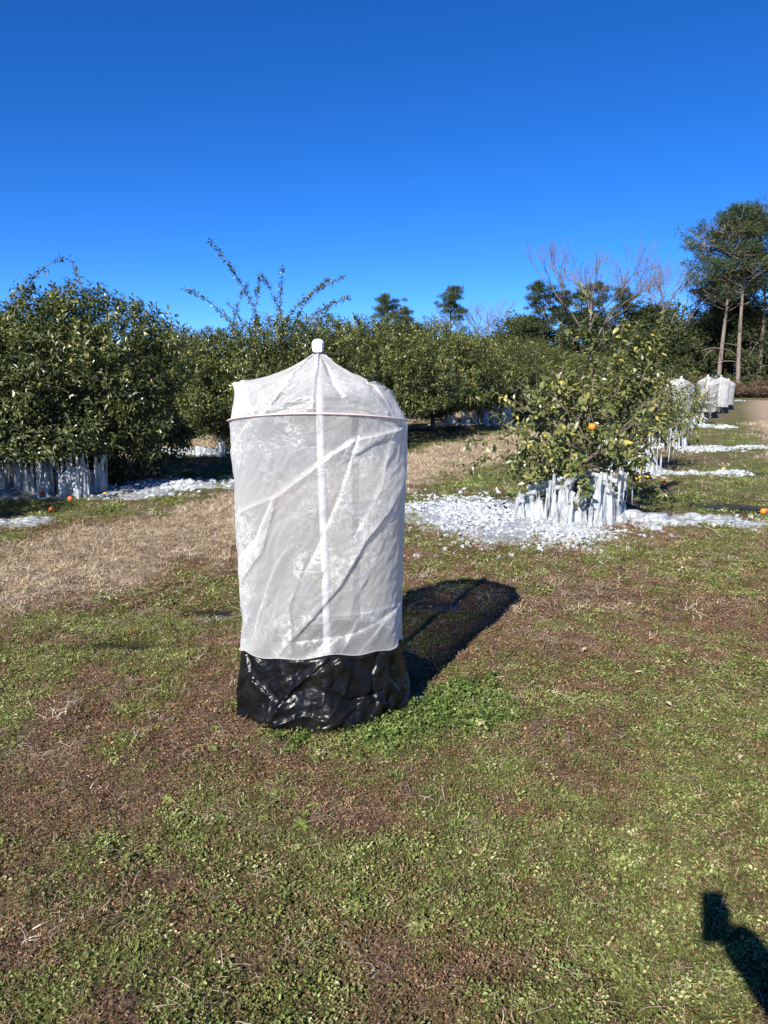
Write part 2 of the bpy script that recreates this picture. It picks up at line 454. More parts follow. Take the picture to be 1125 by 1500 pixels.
def flakes(rng, n, size, spread, hmax, aspect=0.8, tilt=0.5, sides=5):
    """small roundish leaves with a fold, on thin height range"""
    Vs, Fs, lv = [], [], []; base = 0
    for _ in range(n):
        s = size * rng.uniform(0.55, 1.25); r0 = spread * math.sqrt(rng.uniform()); b = rng.uniform(0, 6.283)
        c = np.array([r0 * math.cos(b), r0 * math.sin(b), hmax * rng.uniform(0.1, 1) * (1 - 0.5 * r0 / spread)])
        nrm = norm(np.array([rng.normal() * tilt, rng.normal() * tilt, 1.0]))
        t = norm(np.cross(nrm, [math.cos(b + 1), math.sin(b + 1), 0.01])); w = np.cross(nrm, t)
        fold = rng.uniform(0.1, 0.5)
        pts = [c - t * s]
        pts += [c - 0.1 * t * s + w * s * aspect + nrm * s * fold, c + t * s, c - 0.1 * t * s - w * s * aspect + nrm * s * fold]
        pts = [pts[0], c - 0.45 * t * s + w * s * aspect * 0.8 + nrm * s * fold * 0.8, c + 0.45 * t * s + w * s * aspect * 0.8 + nrm * s * fold * 0.8, c + t * s,
               c + 0.45 * t * s - w * s * aspect * 0.8 + nrm * s * fold * 0.8, c - 0.45 * t * s - w * s * aspect * 0.8 + nrm * s * fold * 0.8]
        Vs += pts; Fs += [[base, base + 1, base + 2, base + 3], [base, base + 3, base + 4, base + 5]]
        base += 6; lv += [rng.uniform(-0.22, 0.22)] * 6
    return np.array(Vs), np.array(Fs), np.array(lv)

def pm(name, vfl, mat):
    return mesh_np(name, vfl[0], vfl[1], False, {'lv': vfl[2]}, [mat])

rng = np.random.default_rng(11)
clover_c = proto_collection('clover_clump', [pm('clover_clump', flakes(rng, 26, 0.0052, 0.045, 0.022, 0.6, 0.65), M['clover']) for _ in range(5)]
                            + [pm('clover_clump', flakes(rng, 26, 0.0078, 0.05, 0.036, 0.65, 0.65), M['clover']) for _ in range(3)])
lush_c = proto_collection('lush_clump', [pm('lush_clump', flakes(rng, 26, 0.0085, 0.055, 0.045, 0.75, 0.6), M['lush']) for _ in range(5)])
grass_c = proto_collection('grass_tuft', [pm('grass_tuft', blades(rng, 20, 0.042, 0.0021, 0.045, 0.95), M['grass']) for _ in range(5)])
dry_c = proto_collection('dry_tuft', [pm('dry_tuft', blades(rng, 18, 0.055, 0.0034, 0.05, 1.15), M['straw']) for _ in range(5)])
litter_c = proto_collection('litter_clump', [pm('litter_clump', flakes(rng, 16, 0.0062, 0.06, 0.016, 0.45, 0.9), M['litter']) for _ in range(5)])
straw_c = proto_collection('straw_bits', [pm('straw_bits', blades(rng, 4, 0.09, 0.0024, 0.05, 1.5, 4, True), M['straw']) for _ in range(6)])
def rosette(rng, n, L, w):
    Vs, Fs, lv = [], [], []; b = 0
    for k in range(n):
        a = k * 2.4 + rng.uniform(-0.3, 0.3); l_ = L * rng.uniform(0.6, 1.1)
        d = np.array([math.cos(a), math.sin(a), 0]); s = np.array([-d[1], d[0], 0]); up = np.array([0, 0, 1.0])
        e = rng.uniform(0.2, 0.7)
        P0 = d * 0.003; P1 = d * l_ * 0.5 + up * l_ * 0.35 * e; P2 = d * l_ + up * l_ * 0.3 * e
        Vs += [P0, P1 + s * w + up * 0.004, P1, P1 - s * w + up * 0.004, P2]
        Fs += [[b, b + 1, b + 2], [b, b + 2, b + 3], [b + 1, b + 4, b + 2], [b + 2, b + 4, b + 3]]; b += 5
        lv += [rng.uniform(-0.1, 0.2)] * 5
    return np.array(Vs), np.array(Fs), np.array(lv)
rosette_c = proto_collection('rosette', [pm('rosette', rosette(rng, 11, 0.05, 0.011), M['clover']) for _ in range(4)])

def layer(rng, bands, prob):
    """bands: (y0, y1, per_m2, scale); prob(fields)->0..1"""
    out = []
    for y0, y1, dens, sc in bands:
        area = (2 * (0.56 * y1 + 0.9)) * (y1 - y0)
        x, y = wedge(rng, int(dens * area), y0, y1)
        f = cover_fields(x, y)
        pr = prob(x, y, *f)
        k = (rng.uniform(size=len(x)) < pr) & keep_clear(x, y)
        x, y = x[k], y[k]
        out.append(np.stack([x, y, gz(x, y) - 0.02 * f[2][k], np.full(len(x), sc), f[0][k], f[3][k]], -1))
    return np.concatenate(out)

def put(name, label, cat, protos, npro, A, rng, tint, tilt=0.12, smin=0.7, smax=1.3):
    n_ = len(A)
    rot = np.stack([rng.normal(size=n_) * tilt, rng.normal(size=n_) * tilt, rng.uniform(0, 6.283, n_)], -1)
    scatter(name, label, cat, protos, A[:, :3], rot, A[:, 3] * rng.uniform(smin, smax, n_), rng.integers(0, npro, n_), tint)

rng = np.random.default_rng(5)
A = layer(rng, [(1.0, 3.0, 1300, 0.72), (3.0, 5.0, 900, 0.85), (5.0, 8.0, 260, 1.2), (8.0, 14.0, 60, 1.7)],
          lambda x, y, g, d, w, lu: np.clip(g * 0.95 + 0.10, 0, 1) * (1 - d))
put('ground_weeds', 'low clover and small round leaved weeds carpeting the orchard floor', 'weeds', clover_c, 8, A, rng,
    np.clip(0.24 + 0.3 * A[:, 4] + 0.22 * A[:, 5] + rng.normal(size=len(A)) * 0.27, 0, 1.0))
# taller clover round the cover
x, y = rng.uniform(-1.3, 1.3, 5200), rng.uniform(2.6, 4.6, 5200)
f = cover_fields(x, y); k = (rng.uniform(size=len(x)) < f[3] ** 1.4 * 0.85) & keep_clear(x, y); x, y = x[k], y[k]
B = np.stack([x, y, gz(x, y) + 0.006, 0.65 + 0.4 * f[3][k], f[0][k], f[3][k]], -1)
put('clover_patch', 'lush bright green clover growing against the black skirt of the cover', 'clover', lush_c, 5, B, rng,
    np.clip(0.45 + rng.normal(size=len(B)) * 0.2, 0, 1), tilt=0.35)
A = layer(rng, [(1.0, 3.0, 1300, 0.75), (3.0, 5.0, 820, 0.95), (5.0, 8.0, 400, 1.25), (8.0, 14.0, 150, 1.6), (14, 26, 40, 2.3)],
          lambda x, y, g, d, w, lu: np.clip(g * 0.9 + 0.05, 0, 1) * (1 - 0.6 * d) * (1 - 0.5 * lu) * sstep(-0.35, 0.25, fbm(x * 1.3, y * 1.3, seed=77)))
put('green_grass', 'short green grass growing in patches between the rows', 'grass', grass_c, 5, A, rng,
    np.clip(0.45 + rng.normal(size=len(A)) * 0.2, 0, 1), tilt=0.25)
A = layer(rng, [(1.0, 3.0, 60, 0.9), (3.0, 5.0, 120, 1.0), (5.0, 9.0, 330, 1.1), (9.0, 14.0, 210, 1.5), (14, 30, 70, 2.3)],
          lambda x, y, g, d, w, lu: np.clip(d * 1.1 + 0.10 * (1 - g), 0, 1))
put('dry_grass', 'pale straw coloured dead grass along the mown alleys', 'dry grass', dry_c, 5, A, rng,
    np.clip(0.5 + rng.normal(size=len(A)) * 0.2, 0, 1), tilt=0.3)
A = layer(rng, [(1.0, 3.0, 1700, 0.75), (3.0, 5.0, 1200, 0.85), (5.0, 9.0, 500, 1.2)],
          lambda x, y, g, d, w, lu: np.clip(1.1 - 0.5 * g, 0, 1) * (1 - 0.6 * d) * (1 - lu))
put('leaf_litter', 'brown and rusty dead leaf litter scattered over the bare soil', 'leaf litter', litter_c, 5, A, rng,
    np.clip(0.72 * rng.beta(1.6, 1.7, len(A)) + (rng.uniform(size=len(A)) < 0.012) * 0.5, 0, 1), tilt=0.2)
A = layer(rng, [(1.0, 3.0, 700, 0.6), (3.0, 5.0, 520, 0.75), (5.0, 9.0, 160, 1.3)],
          lambda x, y, g, d, w, lu: (0.3 + 0.7 * sstep(0.05, 0.5, fbm(x * 1.9, y * 1.9, seed=91))) * (1 - lu))
put('straw_litter', 'thin pale straw stalks lying loose on the weeds', 'straw', straw_c, 6, A, rng,
    np.clip(0.36 + rng.normal(size=len(A)) * 0.3, 0, 1), tilt=0.16, smin=0.5, smax=1.4)
A = layer(rng, [(1.0, 3.4, 34, 0.75), (3.4, 6, 12, 0.9)],
          lambda x, y, g, d, w, lu: sstep(0.15, 0.5, fbm(x * 1.6, y * 1.6, seed=95)) * (1 - d))
A[:, 2] += 0.006
put('broadleaf_weeds', 'pale green broad leaved rosette weeds among the clover', 'weeds', rosette_c, 4, A, rng,
    np.clip(0.66 + rng.normal(size=len(A)) * 0.14, 0, 1), tilt=0.15)

# ------------------------------------------------------------------ the cloth covers
def ring(nt, rx, ry, z, rot=0.0):
    a = np.linspace(0, 2 * np.pi, nt, endpoint=False) + rot
    zz = z(a) if callable(z) else np.full(nt, z)
    return np.stack([rx * np.sin(a), -ry * np.cos(a), zz], -1)      # a = 0 faces -y, grows towards +x

def upsample(P, nz, nt):
    a, b = P.shape[:2]
    zi = np.linspace(0, a - 1, nz); i0 = np.minimum(zi.astype(int), a - 2); fz = (zi - i0)[:, None, None]
    Q = P[i0] * (1 - fz) + P[i0 + 1] * fz
    ti = np.arange(nt) * b / nt; j0 = ti.astype(int); ft = (ti - j0)[None, :, None]
    return Q[:, j0] * (1 - ft) + Q[:, (j0 + 1) % b] * ft

def cloth(profile, nt, nz, ex_h, ex_v, twist, seed, levels=(4, 2, 1), iters=(260, 160, 90), grav=2e-4, jitter=0.012, pins=None, rmin=0.0, bend=0.12):
    """profile(s, nt, rot) -> ring of points at fraction s (0 bottom, 1 top); relaxes a sheet with spare cloth between the two rims"""
    rngc = np.random.default_rng(seed)
    P = None
    for lv, it in zip(levels, iters):
        a, b = nz // lv, nt // lv
        S = np.linspace(0, 1, a)
        base = np.stack([profile(s, b, 0.0) for s in S])
        rh = np.linalg.norm(np.roll(base, -1, 1) - base, axis=2) * np.array([ex_h(s) for s in S])[:, None]
        rv = np.linalg.norm(base[1:] - base[:-1], axis=2) * ex_v
        h1 = 0.5 * (rh[1:] + rh[:-1])
        rs = np.sqrt(h1 ** 2 + rv ** 2)
        tgt = np.stack([profile(s, b, twist * s) for s in S])
        if P is None:
            P = tgt + rngc.normal(size=tgt.shape) * jitter
        else:
            P = upsample(P, a, b) + rngc.normal(size=tgt.shape) * jitter / lv * 0.25
        pm_ = np.zeros((a, b), bool); pm_[0] = pm_[-1] = True
        pt = tgt.copy()
        extra = []
        for (s0, ang, pos) in (pins or []):
            i = int(round(s0 * (a - 1))); j = int(round(((ang - twist * s0) % (2 * np.pi)) / (2 * np.pi) * b)) % b
            pm_[i, j] = True; pt[i, j] = pos
        inv = (~pm_).astype(float)[..., None]
        for _ in range(it):
            P[..., 2] -= grav * lv * inv[..., 0]
            for kind in range(5):
                if kind == 0: Q, r, st = np.roll(P, -1, 1), rh, 0.5
                elif kind == 1: Q, r, st = P[1:], rv, 0.5
                elif kind == 2: Q, r, st = np.roll(P, -1, 1)[1:], rs, 0.22
                elif kind == 3: Q, r, st = np.roll(P, 1, 1)[1:], rs, 0.22
                if kind == 4:
                    lap = (np.roll(P, 1, 1) + np.roll(P, -1, 1) - 2 * P) * 0.25
                    lap[1:-1] += (P[2:] + P[:-2] - 2 * P[1:-1]) * 0.25
                    P = P + bend * lap * inv
                    continue
                A0 = P if kind == 0 else P[:-1]
                d = Q - A0; Ln = np.linalg.norm(d, axis=2)
                c = d * ((Ln - r) / np.maximum(Ln, 1e-9))[..., None] * 0.5 * st
                D = np.zeros_like(P)
                if kind == 0: D += c; D -= np.roll(c, 1, 1)
                elif kind == 1: D[:-1] += c; D[1:] -= c
                elif kind == 2: D[:-1] += c; D[1:] -= np.roll(c, 1, 1)
                else: D[:-1] += c; D[1:] -= np.roll(c, -1, 1)
                P = P + D * inv
            if rmin:
                rad = np.hypot(P[..., 0], P[..., 1]); lim = rmin
                f = np.where(rad < lim, 1 + 0.3 * (lim / np.maximum(rad, 1e-4) - 1), 1.0)
                P[..., :2] *= f[..., None]
            P[pm_] = pt[pm_]
        np.maximum(P[..., 2], 0.004, out=P[..., 2])
    return P

def crumple(P, amp, seed, s0=9.0, ends=0.06):
    """push a sheet in and out along sharp little creases, fading at both rims"""
    a, b = P.shape[:2]
    Tn = np.roll(P, -1, 1) - np.roll(P, 1, 1); Vn = np.gradient(P, axis=0)
    Nn = norm(np.cross(Tn, Vn))
    ang = np.arange(b) / b * 2 * np.pi
    X, Y = np.cos(ang)[None] * 0.4 + 0 * P[..., 0], np.sin(ang)[None] * 0.4 + 0 * P[..., 0]
    Z = P[..., 2] - 0.25 * np.sin(ang)[None]
    wx, wy, wz = [0.05 * noise(X * 6, Y * 6, Z * 6, seed + q) for q in (1, 2, 3)]
    d = 0
    for k, (f, w) in enumerate(((s0, 1.0), (s0 * 2.1, 0.5), (s0 * 4.3, 0.24))):
        d = d + w * (0.4 - np.abs(noise((X + wx) * f, (Y + wy) * f, (Z + wz) * f * 0.8, seed + 9 + k)))
    patch = 0.12 + 0.88 * sstep(-0.1, 0.35, noise(X * 4, Y * 4, Z * 3, seed + 40))
    S = np.linspace(0, 1, a)[:, None]
    return P + Nn * (amp * d * patch * sstep(0, ends, S) * sstep(0, ends, 1 - S))[..., None]

def creases(P, lines, amp=0.013, w1=0.006, w2=0.06):
    """sharp folds along polylines given as (angle, height) on the sheet"""
    a, b = P.shape[:2]
    Nn = norm(np.cross(np.roll(P, -1, 1) - np.roll(P, 1, 1), np.gradient(P, axis=0)))
    ang = (np.arange(b) / b * 2 * np.pi + np.pi) % (2 * np.pi) - np.pi
    S = np.linspace(0, 1, a)
    th = np.arctan2(P[..., 0] / 0.42, -P[..., 1] / 0.36) * 0.40; Z = P[..., 2]
    D = np.zeros((a, b)); dens = np.zeros((a, b))
    for ln, k in lines:
        best = np.full((a, b), 9.0); sg = np.zeros((a, b))
        for (t0, z0), (t1, z1) in zip(ln[:-1], ln[1:]):
            x0, x1 = t0 * 0.40, t1 * 0.40
            L2 = (x1 - x0) ** 2 + (z1 - z0) ** 2
            t = np.clip(((th - x0) * (x1 - x0) + (Z - z0) * (z1 - z0)) / L2, 0, 1)
            dx, dz = th - x0 - t * (x1 - x0), Z - z0 - t * (z1 - z0)
            d = np.hypot(dx, dz); sd = np.sign((x1 - x0) * dz - (z1 - z0) * dx)
            sg = np.where(d < best, sd, sg); best = np.minimum(best, d)
        D += k * amp * np.where(sg > 0, np.exp(-best / w1), np.exp(-best / w2))
        dens += np.where(sg * k > 0, -0.45 * np.exp(-best / 0.09), 0.3 * np.exp(-best / 0.05)) + 0.75 * np.exp(-(best / 0.0035) ** 2)  # paints a shaded side, a lit side and a bright edge along each fold
    D *= (sstep(0, 0.05, S) * sstep(0, 0.05, 1 - S))[:, None]
    return P + Nn * D[..., None], np.clip(dens, -1, 1.2)

def photo_lines():
    L = [([(60, 740), (280, 620), (480, 470), (650, 350), (840, 310)], 1.2), ([(660, 360), (580, 620), (470, 870), (430, 950)], -0.9), ([(880, 540), (700, 840), (580, 1050), (450, 1200), (340, 1330)], 1.3),
         ([(265, 680), (200, 900), (90, 1050)], 1.0), ([(250, 650), (150, 850), (60, 950)], -0.7), ([(400, 980), (330, 1160), (340, 1330)], 0.8), ([(480, 1200), (860, 1210)], 0.5), ([(870, 1220), (640, 1310), (350, 1340)], -0.8),
         ([(130, 1300), (220, 1060), (300, 900)], 0.7), ([(40, 420), (110, 330), (140, 290)], 0.8), ([(350, 330), (430, 380), (560, 400)], -0.5), ([(640, 440), (740, 380), (870, 340)], -0.7), ([(690, 740), (770, 580), (800, 420)], 0.7), ([(570, 1420), (640, 1300)], 0.8), ([(680, 1400), (790, 1280)], 0.6)]
    out = []
    for pts, k in L:
        q = []
        for X, Y in pts:
            sx = max(-0.99, min(0.99, (330 + X / 3.41 - 465) / 128)); q.append((math.asin(sx), 1.45 - (540 + Y / 3.41 - 612) / 353 * 1.13))
        out.append((q, k))
    return out

def sheet_mesh(name, P, mats, extra=None):
    a, b = P.shape[:2]
    i = np.arange(a - 1)[:, None] * b; j = np.arange(b)[None, :]; k = (j + 1) % b
    F = np.stack([i + j, i + k, i + b + k, i + b + j], -1).reshape(-1, 4)
    th = np.tile(np.arange(b) / b, (a, 1)); ss = np.tile(np.linspace(0, 1, a)[:, None], (1, b))
    return mesh_np(name, P.reshape(-1, 3), F, True, extra, mats)

# net: fine white woven screen
m, n, l, out = new_mat('white_insect_net')
geo = N(n, 'ShaderNodeNewGeometry')
tc = N(n, 'ShaderNodeTexCoord')
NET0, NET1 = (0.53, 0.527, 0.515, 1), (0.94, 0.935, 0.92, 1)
at = N(n, 'ShaderNodeAttribute', attribute_name='dens')  # painted light and dark sides of the folds
def ridge_n(scale, dist, width):
    """thin crinkle lines: 1 on the line, 0 away from it"""
    q = N(n, 'ShaderNodeTexNoise', Scale=scale, Detail=2.5, Roughness=0.55, Distortion=dist); l.new(tc.outputs['Object'], q.inputs['Vector'])
    u1 = N(n, 'ShaderNodeMath', operation='SUBTRACT'); u1.inputs[1].default_value = 0.5; l.new(q.outputs['Fac'], u1.inputs[0])
    u2 = N(n, 'ShaderNodeMath', operation='ABSOLUTE'); l.new(u1.outputs[0], u2.inputs[0])
    u3 = N(n, 'ShaderNodeMapRange'); u3.interpolation_type = 'SMOOTHSTEP'; u3.inputs['From Min'].default_value = 0.0; u3.inputs['From Max'].default_value = width
    u3.inputs['To Min'].default_value = 1; u3.inputs['To Max'].default_value = 0; l.new(u2.outputs[0], u3.inputs[0])
    return u3
def math_(op_, x_, y_, clamp=False):
    q = N(n, 'ShaderNodeMath', operation=op_); q.use_clamp = clamp
    for i_, v_ in enumerate((x_, y_)):
        if isinstance(v_, (int, float)): q.inputs[i_].default_value = v_
        else: l.new(v_, q.inputs[i_])
    return q.outputs[0]
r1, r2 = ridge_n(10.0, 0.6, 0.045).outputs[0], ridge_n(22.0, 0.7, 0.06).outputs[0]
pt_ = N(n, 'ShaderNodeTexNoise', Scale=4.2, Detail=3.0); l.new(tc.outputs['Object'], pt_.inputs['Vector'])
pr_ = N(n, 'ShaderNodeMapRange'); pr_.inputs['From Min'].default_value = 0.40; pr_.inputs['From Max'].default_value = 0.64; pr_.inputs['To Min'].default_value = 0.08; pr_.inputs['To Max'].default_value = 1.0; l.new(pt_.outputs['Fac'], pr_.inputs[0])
crk_glint = math_('MULTIPLY', math_('MAXIMUM', math_('MULTIPLY', r1, 0.45), r2), pr_.outputs[0])          # crinkle highlights painted as brighter, more opaque lines
den = math_('ADD', math_('MULTIPLY', crk_glint, 0.62), math_('MULTIPLY', at.outputs['Fac'], 0.5))
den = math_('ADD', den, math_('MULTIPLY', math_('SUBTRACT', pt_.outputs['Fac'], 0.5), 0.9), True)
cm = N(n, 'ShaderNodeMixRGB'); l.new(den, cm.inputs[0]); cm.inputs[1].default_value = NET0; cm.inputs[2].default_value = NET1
dif = N(n, 'ShaderNodeBsdfDiffuse'); l.new(cm.outputs[0], dif.inputs[0])
trl = N(n, 'ShaderNodeBsdfTranslucent'); l.new(cm.outputs[0], trl.inputs[0])
gls = N(n, 'ShaderNodeBsdfGlossy', Roughness=0.42); gls.inputs[0].default_value = (0.9, 0.9, 0.9, 1)
tra = N(n, 'ShaderNodeBsdfTransparent')
mA = N(n, 'ShaderNodeMixShader'); mA.inputs[0].default_value = 0.38; l.new(dif.outputs[0], mA.inputs[1]); l.new(trl.outputs[0], mA.inputs[2])
mB = N(n, 'ShaderNodeMixShader'); mB.inputs[0].default_value = 0.06; l.new(mA.outputs[0], mB.inputs[1]); l.new(gls.outputs[0], mB.inputs[2])
lw = N(n, 'ShaderNodeLayerWeight', Blend=0.5)
op = N(n, 'ShaderNodeMapRange'); op.inputs['From Min'].default_value = 0.0; op.inputs['From Max'].default_value = 0.8
op.inputs['To Min'].default_value = 0.45; op.inputs['To Max'].default_value = 0.98
l.new(lw.outputs['Facing'], op.inputs[0])
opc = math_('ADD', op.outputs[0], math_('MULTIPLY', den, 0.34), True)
mC = N(n, 'ShaderNodeMixShader'); l.new(opc, mC.inputs[0]); l.new(tra.outputs[0], mC.inputs[1]); l.new(mB.outputs[0], mC.inputs[2])
b = N(n, 'ShaderNodeBump', Distance=0.006, Strength=0.3); l.new(crk_glint, b.inputs['Height'])
for q in (dif, trl, gls): l.new(b.outputs[0], q.inputs['Normal'])
l.new(mC.outputs[0], out.inputs[0]); M['net'] = m

def plain(name, c, rough, spec=0.5, bump=None):
    m, n, l, out = new_mat(name)
    p = N(n, 'ShaderNodeBsdfPrincipled', Roughness=rough); p.inputs['Base Color'].default_value = (*c, 1)
    p.inputs['Specular IOR Level'].default_value = spec
    tc = N(n, 'ShaderNodeTexCoord')
    nz = N(n, 'ShaderNodeTexNoise', Scale=(bump or (20, 0, 0))[0], Detail=5.0); l.new(tc.outputs['Object'], nz.inputs['Vector'])
    mr = ramp(n, [(0.3, [v * 0.82 for v in c]), (0.7, [min(1, v * 1.1) for v in c])]); l.new(nz.outputs['Fac'], mr.inputs[0]); l.new(mr.outputs[0], p.inputs['Base Color'])
    if bump:
        b = N(n, 'ShaderNodeBump', Strength=bump[1], Distance=bump[2]); l.new(nz.outputs['Fac'], b.inputs['Height']); l.new(b.outputs[0], p.inputs['Normal'])
    l.new(p.outputs[0], out.inputs[0]); return m
M['pvc'] = plain('white_pipe', (0.82, 0.82, 0.8), 0.35)
M['hem'] = plain('white_hem_tape', (0.78, 0.79, 0.8), 0.6, 0.3, (60, 0.4, 0.004))
M['band'] = plain('dark_tie', (0.03, 0.03, 0.03), 0.5)
M['hoop'] = plain('faded_pink_hoop', (0.60, 0.47, 0.44), 0.45)
m, n, l, out = new_mat('black_woven_plastic')
p = N(n, 'ShaderNodeBsdfPrincipled', Roughness=0.3); p.inputs['Base Color'].default_value = (0.010, 0.010, 0.011, 1); p.inputs['Specular IOR Level'].default_value = 0.25
tc = N(n, 'ShaderNodeTexCoord')
nz = N(n, 'ShaderNodeTexNoise', Scale=22.0, Detail=5.0, Roughness=0.6, Distortion=0.8); l.new(tc.outputs['Object'], nz.inputs['Vector'])
vo = N(n, 'ShaderNodeTexVoronoi', Scale=160.0); l.new(tc.outputs['Object'], vo.inputs['Vector'])
ad = N(n, 'ShaderNodeMath', operation='MULTIPLY_ADD'); ad.inputs[1].default_value = 0.12; l.new(vo.outputs['Distance'], ad.inputs[0]); l.new(nz.outputs['Fac'], ad.inputs[2])
b = N(n, 'ShaderNodeBump', Strength=0.3, Distance=0.01); l.new(ad.outputs[0], b.inputs['Height']); l.new(b.outputs[0], p.inputs['Normal'])
dn = N(n, 'ShaderNodeTexNoise', Scale=9.0, Detail=6.0); l.new(tc.outputs['Object'], dn.inputs['Vector'])
dr_ = ramp(n, [(0.45, (0.004, 0.004, 0.0045)), (0.85, (0.014, 0.012, 0.010))]); l.new(dn.outputs['Fac'], dr_.inputs[0]); l.new(dr_.outputs[0], p.inputs['Base Color'])
l.new(p.outputs[0], out.inputs[0]); M['black'] = m

def hoop_z(a): return 1.415 + 0.052 * np.clip(np.cos(a), 0, 1) ** 1.3 + 0.012 * np.clip(-np.cos(a), 0, 1)
def hem_z(a): return 0.308 + 0.045 * np.clip(np.cos(a), 0, 1) + 0.02 * np.sin(a) + 0.008 * np.sin(a * 5 + 1) + 0.006 * np.sin(a * 11)

def make_cover(seed, nt=400):
    root = empty('tree_cover')
    # sleeve between hem and hoop
    def lo(b, rot):
        q = ring(b, 0.405, 0.335, hem_z, rot); a = np.linspace(0, 2 * np.pi, b, endpoint=False) + rot
        q[:, :2] *= (1 + 0.02 * np.sin(a * 6 + 2) + 0.014 * np.sin(a * 13 + 0.5))[:, None]
        return q
    hi = lambda b, rot: ring(b, 0.428, 0.365, hoop_z, rot)
    def prof(s, b, rot):
        r = (1 - s) * lo(b, rot) + s * hi(b, rot)
        return r * np.array([1 + 0.015 * math.sin(math.pi * s), 1 + 0.015 * math.sin(math.pi * s), 1])
    P = cloth(prof, nt, nt // 2 - nt // 20, lambda s: 1.014, 1.0, R(26), seed, rmin=0.30, grav=0.0, bend=0.12, jitter=0.02)
    P, crease_tone = creases(P, photo_lines())
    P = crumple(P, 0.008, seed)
    link('net_sleeve', sheet_mesh('net_sleeve', P, [M['net']], {'dens': crease_tone.ravel()}), root)
    hem_ring = P[0]
    # top from hoop to knot
    def prof2(s, b, rot):
        K = [(0, 0.985, 0.0), (0.3, 0.88, 0.36), (0.45, 0.68, 0.50), (0.7, 0.38, 0.68), (0.88, 0.17, 0.85), (1, 0.045, 1.0)]
        rr_ = np.interp(s, [k[0] for k in K], [k[1] for k in K]); zz = np.interp(s, [k[0] for k in K], [k[2] for k in K])
        base = hi(b, rot)
        q = base.copy(); q[:, :2] *= rr_
        q[:, 2] = base[:, 2] + (1.737 - base[:, 2]) * zz
        q[:, 0] += 0.0 * s
        return q
    corner = [(0.36, R(-82), np.array([-0.405, -0.03, 1.592])), (0.36, R(-92), np.array([-0.395, 0.03, 1.588])),
              (0.36, R(70), np.array([0.235, -0.13, 1.60])), (0.26, R(88), np.array([0.33, -0.02, 1.575])), (0.22, R(100), np.array([0.345, 0.05, 1.555]))]
    P2 = cloth(prof2, nt, nt // 4, lambda s: 1.03 + 0.9 * max(0, s - 0.55) ** 1.4, 1.015, R(6), seed + 1, pins=corner, grav=0.0, bend=0.05, iters=(220, 120, 60))
    top_l = []
    for pts_, k_ in [([(550, 185), (548, 300), (556, 430)], 1.3), ([(572, 188), (640, 320), (700, 400), (770, 450)], -1.4), ([(590, 190), (700, 260), (800, 340)], 0.8), ([(505, 195), (420, 340), (330, 470)], 0.9), ([(470, 210), (360, 300), (240, 440)], -0.6), ([(130, 330), (180, 390), (240, 470)], 1.0), ([(160, 330), (270, 350), (330, 420)], 0.6), ([(800, 350), (860, 400), (900, 480)], 0.8)]:
        q_ = []
        for X, Y in pts_:
            z_ = 1.735 - (470 + Y / 3.515 - 518) / 90 * 0.275; f_ = min(1, max(0.12, (1.735 - z_) / 0.19))
            q_.append((math.asin(max(-0.98, min(0.98, (310 + X / 3.515 - 465) / 128 / f_))), z_))
        top_l.append((q_, k_))
    P2, crease_tone2 = creases(P2, top_l, 0.012, 0.006, 0.03)
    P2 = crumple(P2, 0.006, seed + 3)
    link('net_top', sheet_mesh('net_top', P2, [M['net']], {'dens': crease_tone2.ravel()}), root)
    # skirt from ground to hem
    def prof3(s, b, rot):
        lo_ = ring(b, 0.432, 0.395, 0.006, rot); hi_ = hem_ring[np.linspace(0, len(hem_ring), b, endpoint=False).astype(int)] * np.array([0.985, 0.985, 1])
        a = np.linspace(0, 2 * np.pi, b, endpoint=False)
        w = 0.03 * np.sin(a * 5 + seed) + 0.02 * np.sin(a * 11 + 1) + 0.012 * np.sin(a * 23)
        lo_[:, 0] *= 1 + w; lo_[:, 1] *= 1 + w
        q = (1 - s) * lo_ + s * hi_
        q[:, :2] *= 1 + 0.03 * math.sin(math.pi * min(1, s * 1.6)) * (1 - s)
        return q
    P3 = cloth(prof3, nt, nt // 6, lambda s: 1.02 + 0.02 * (1 - s), 1.02, R(10), seed + 2, grav=0, iters=(260, 140, 70), rmin=0.30, bend=0.03)
    sk_l = []
    for pts_, k_ in [([(400, 470), (300, 560), (240, 680)], 1.3), ([(110, 470), (130, 530), (100, 610)], 0.9), ([(640, 430), (600, 520), (600, 600)], -0.8), ([(390, 490), (480, 450), (660, 425)], 0.9), ([(470, 650), (560, 600), (630, 640)], 1.1), ([(330, 480), (270, 590)], -0.7), ([(440, 560), (500, 600), (590, 590)], -0.9), ([(250, 690), (350, 640), (460, 660)], 0.9), ([(160, 560), (220, 600), (230, 690)], 0.8), ([(520, 470), (500, 560), (440, 640)], 0.7), ([(660, 480), (650, 560), (680, 620)], 1.0)]:
        q_ = []
        for X, Y in pts_:
            q_.append((math.asin(max(-0.98, min(0.98, (310 + X / 2.446 - 470) / 134))), max(0.01, 0.33 - (780 + Y / 2.446 - 965) / 105 * 0.32)))
        sk_l.append((q_, k_))
    P3, _d = creases(P3, sk_l, 0.017, 0.007, 0.05)
    P3 = crumple(P3, 0.008, seed + 6, 8.0, 0.1)
    P3 = crumple(P3, 0.007, seed + 8, 19.0, 0.1)
    link('skirt', sheet_mesh('skirt', P3, [M['black']]), root)
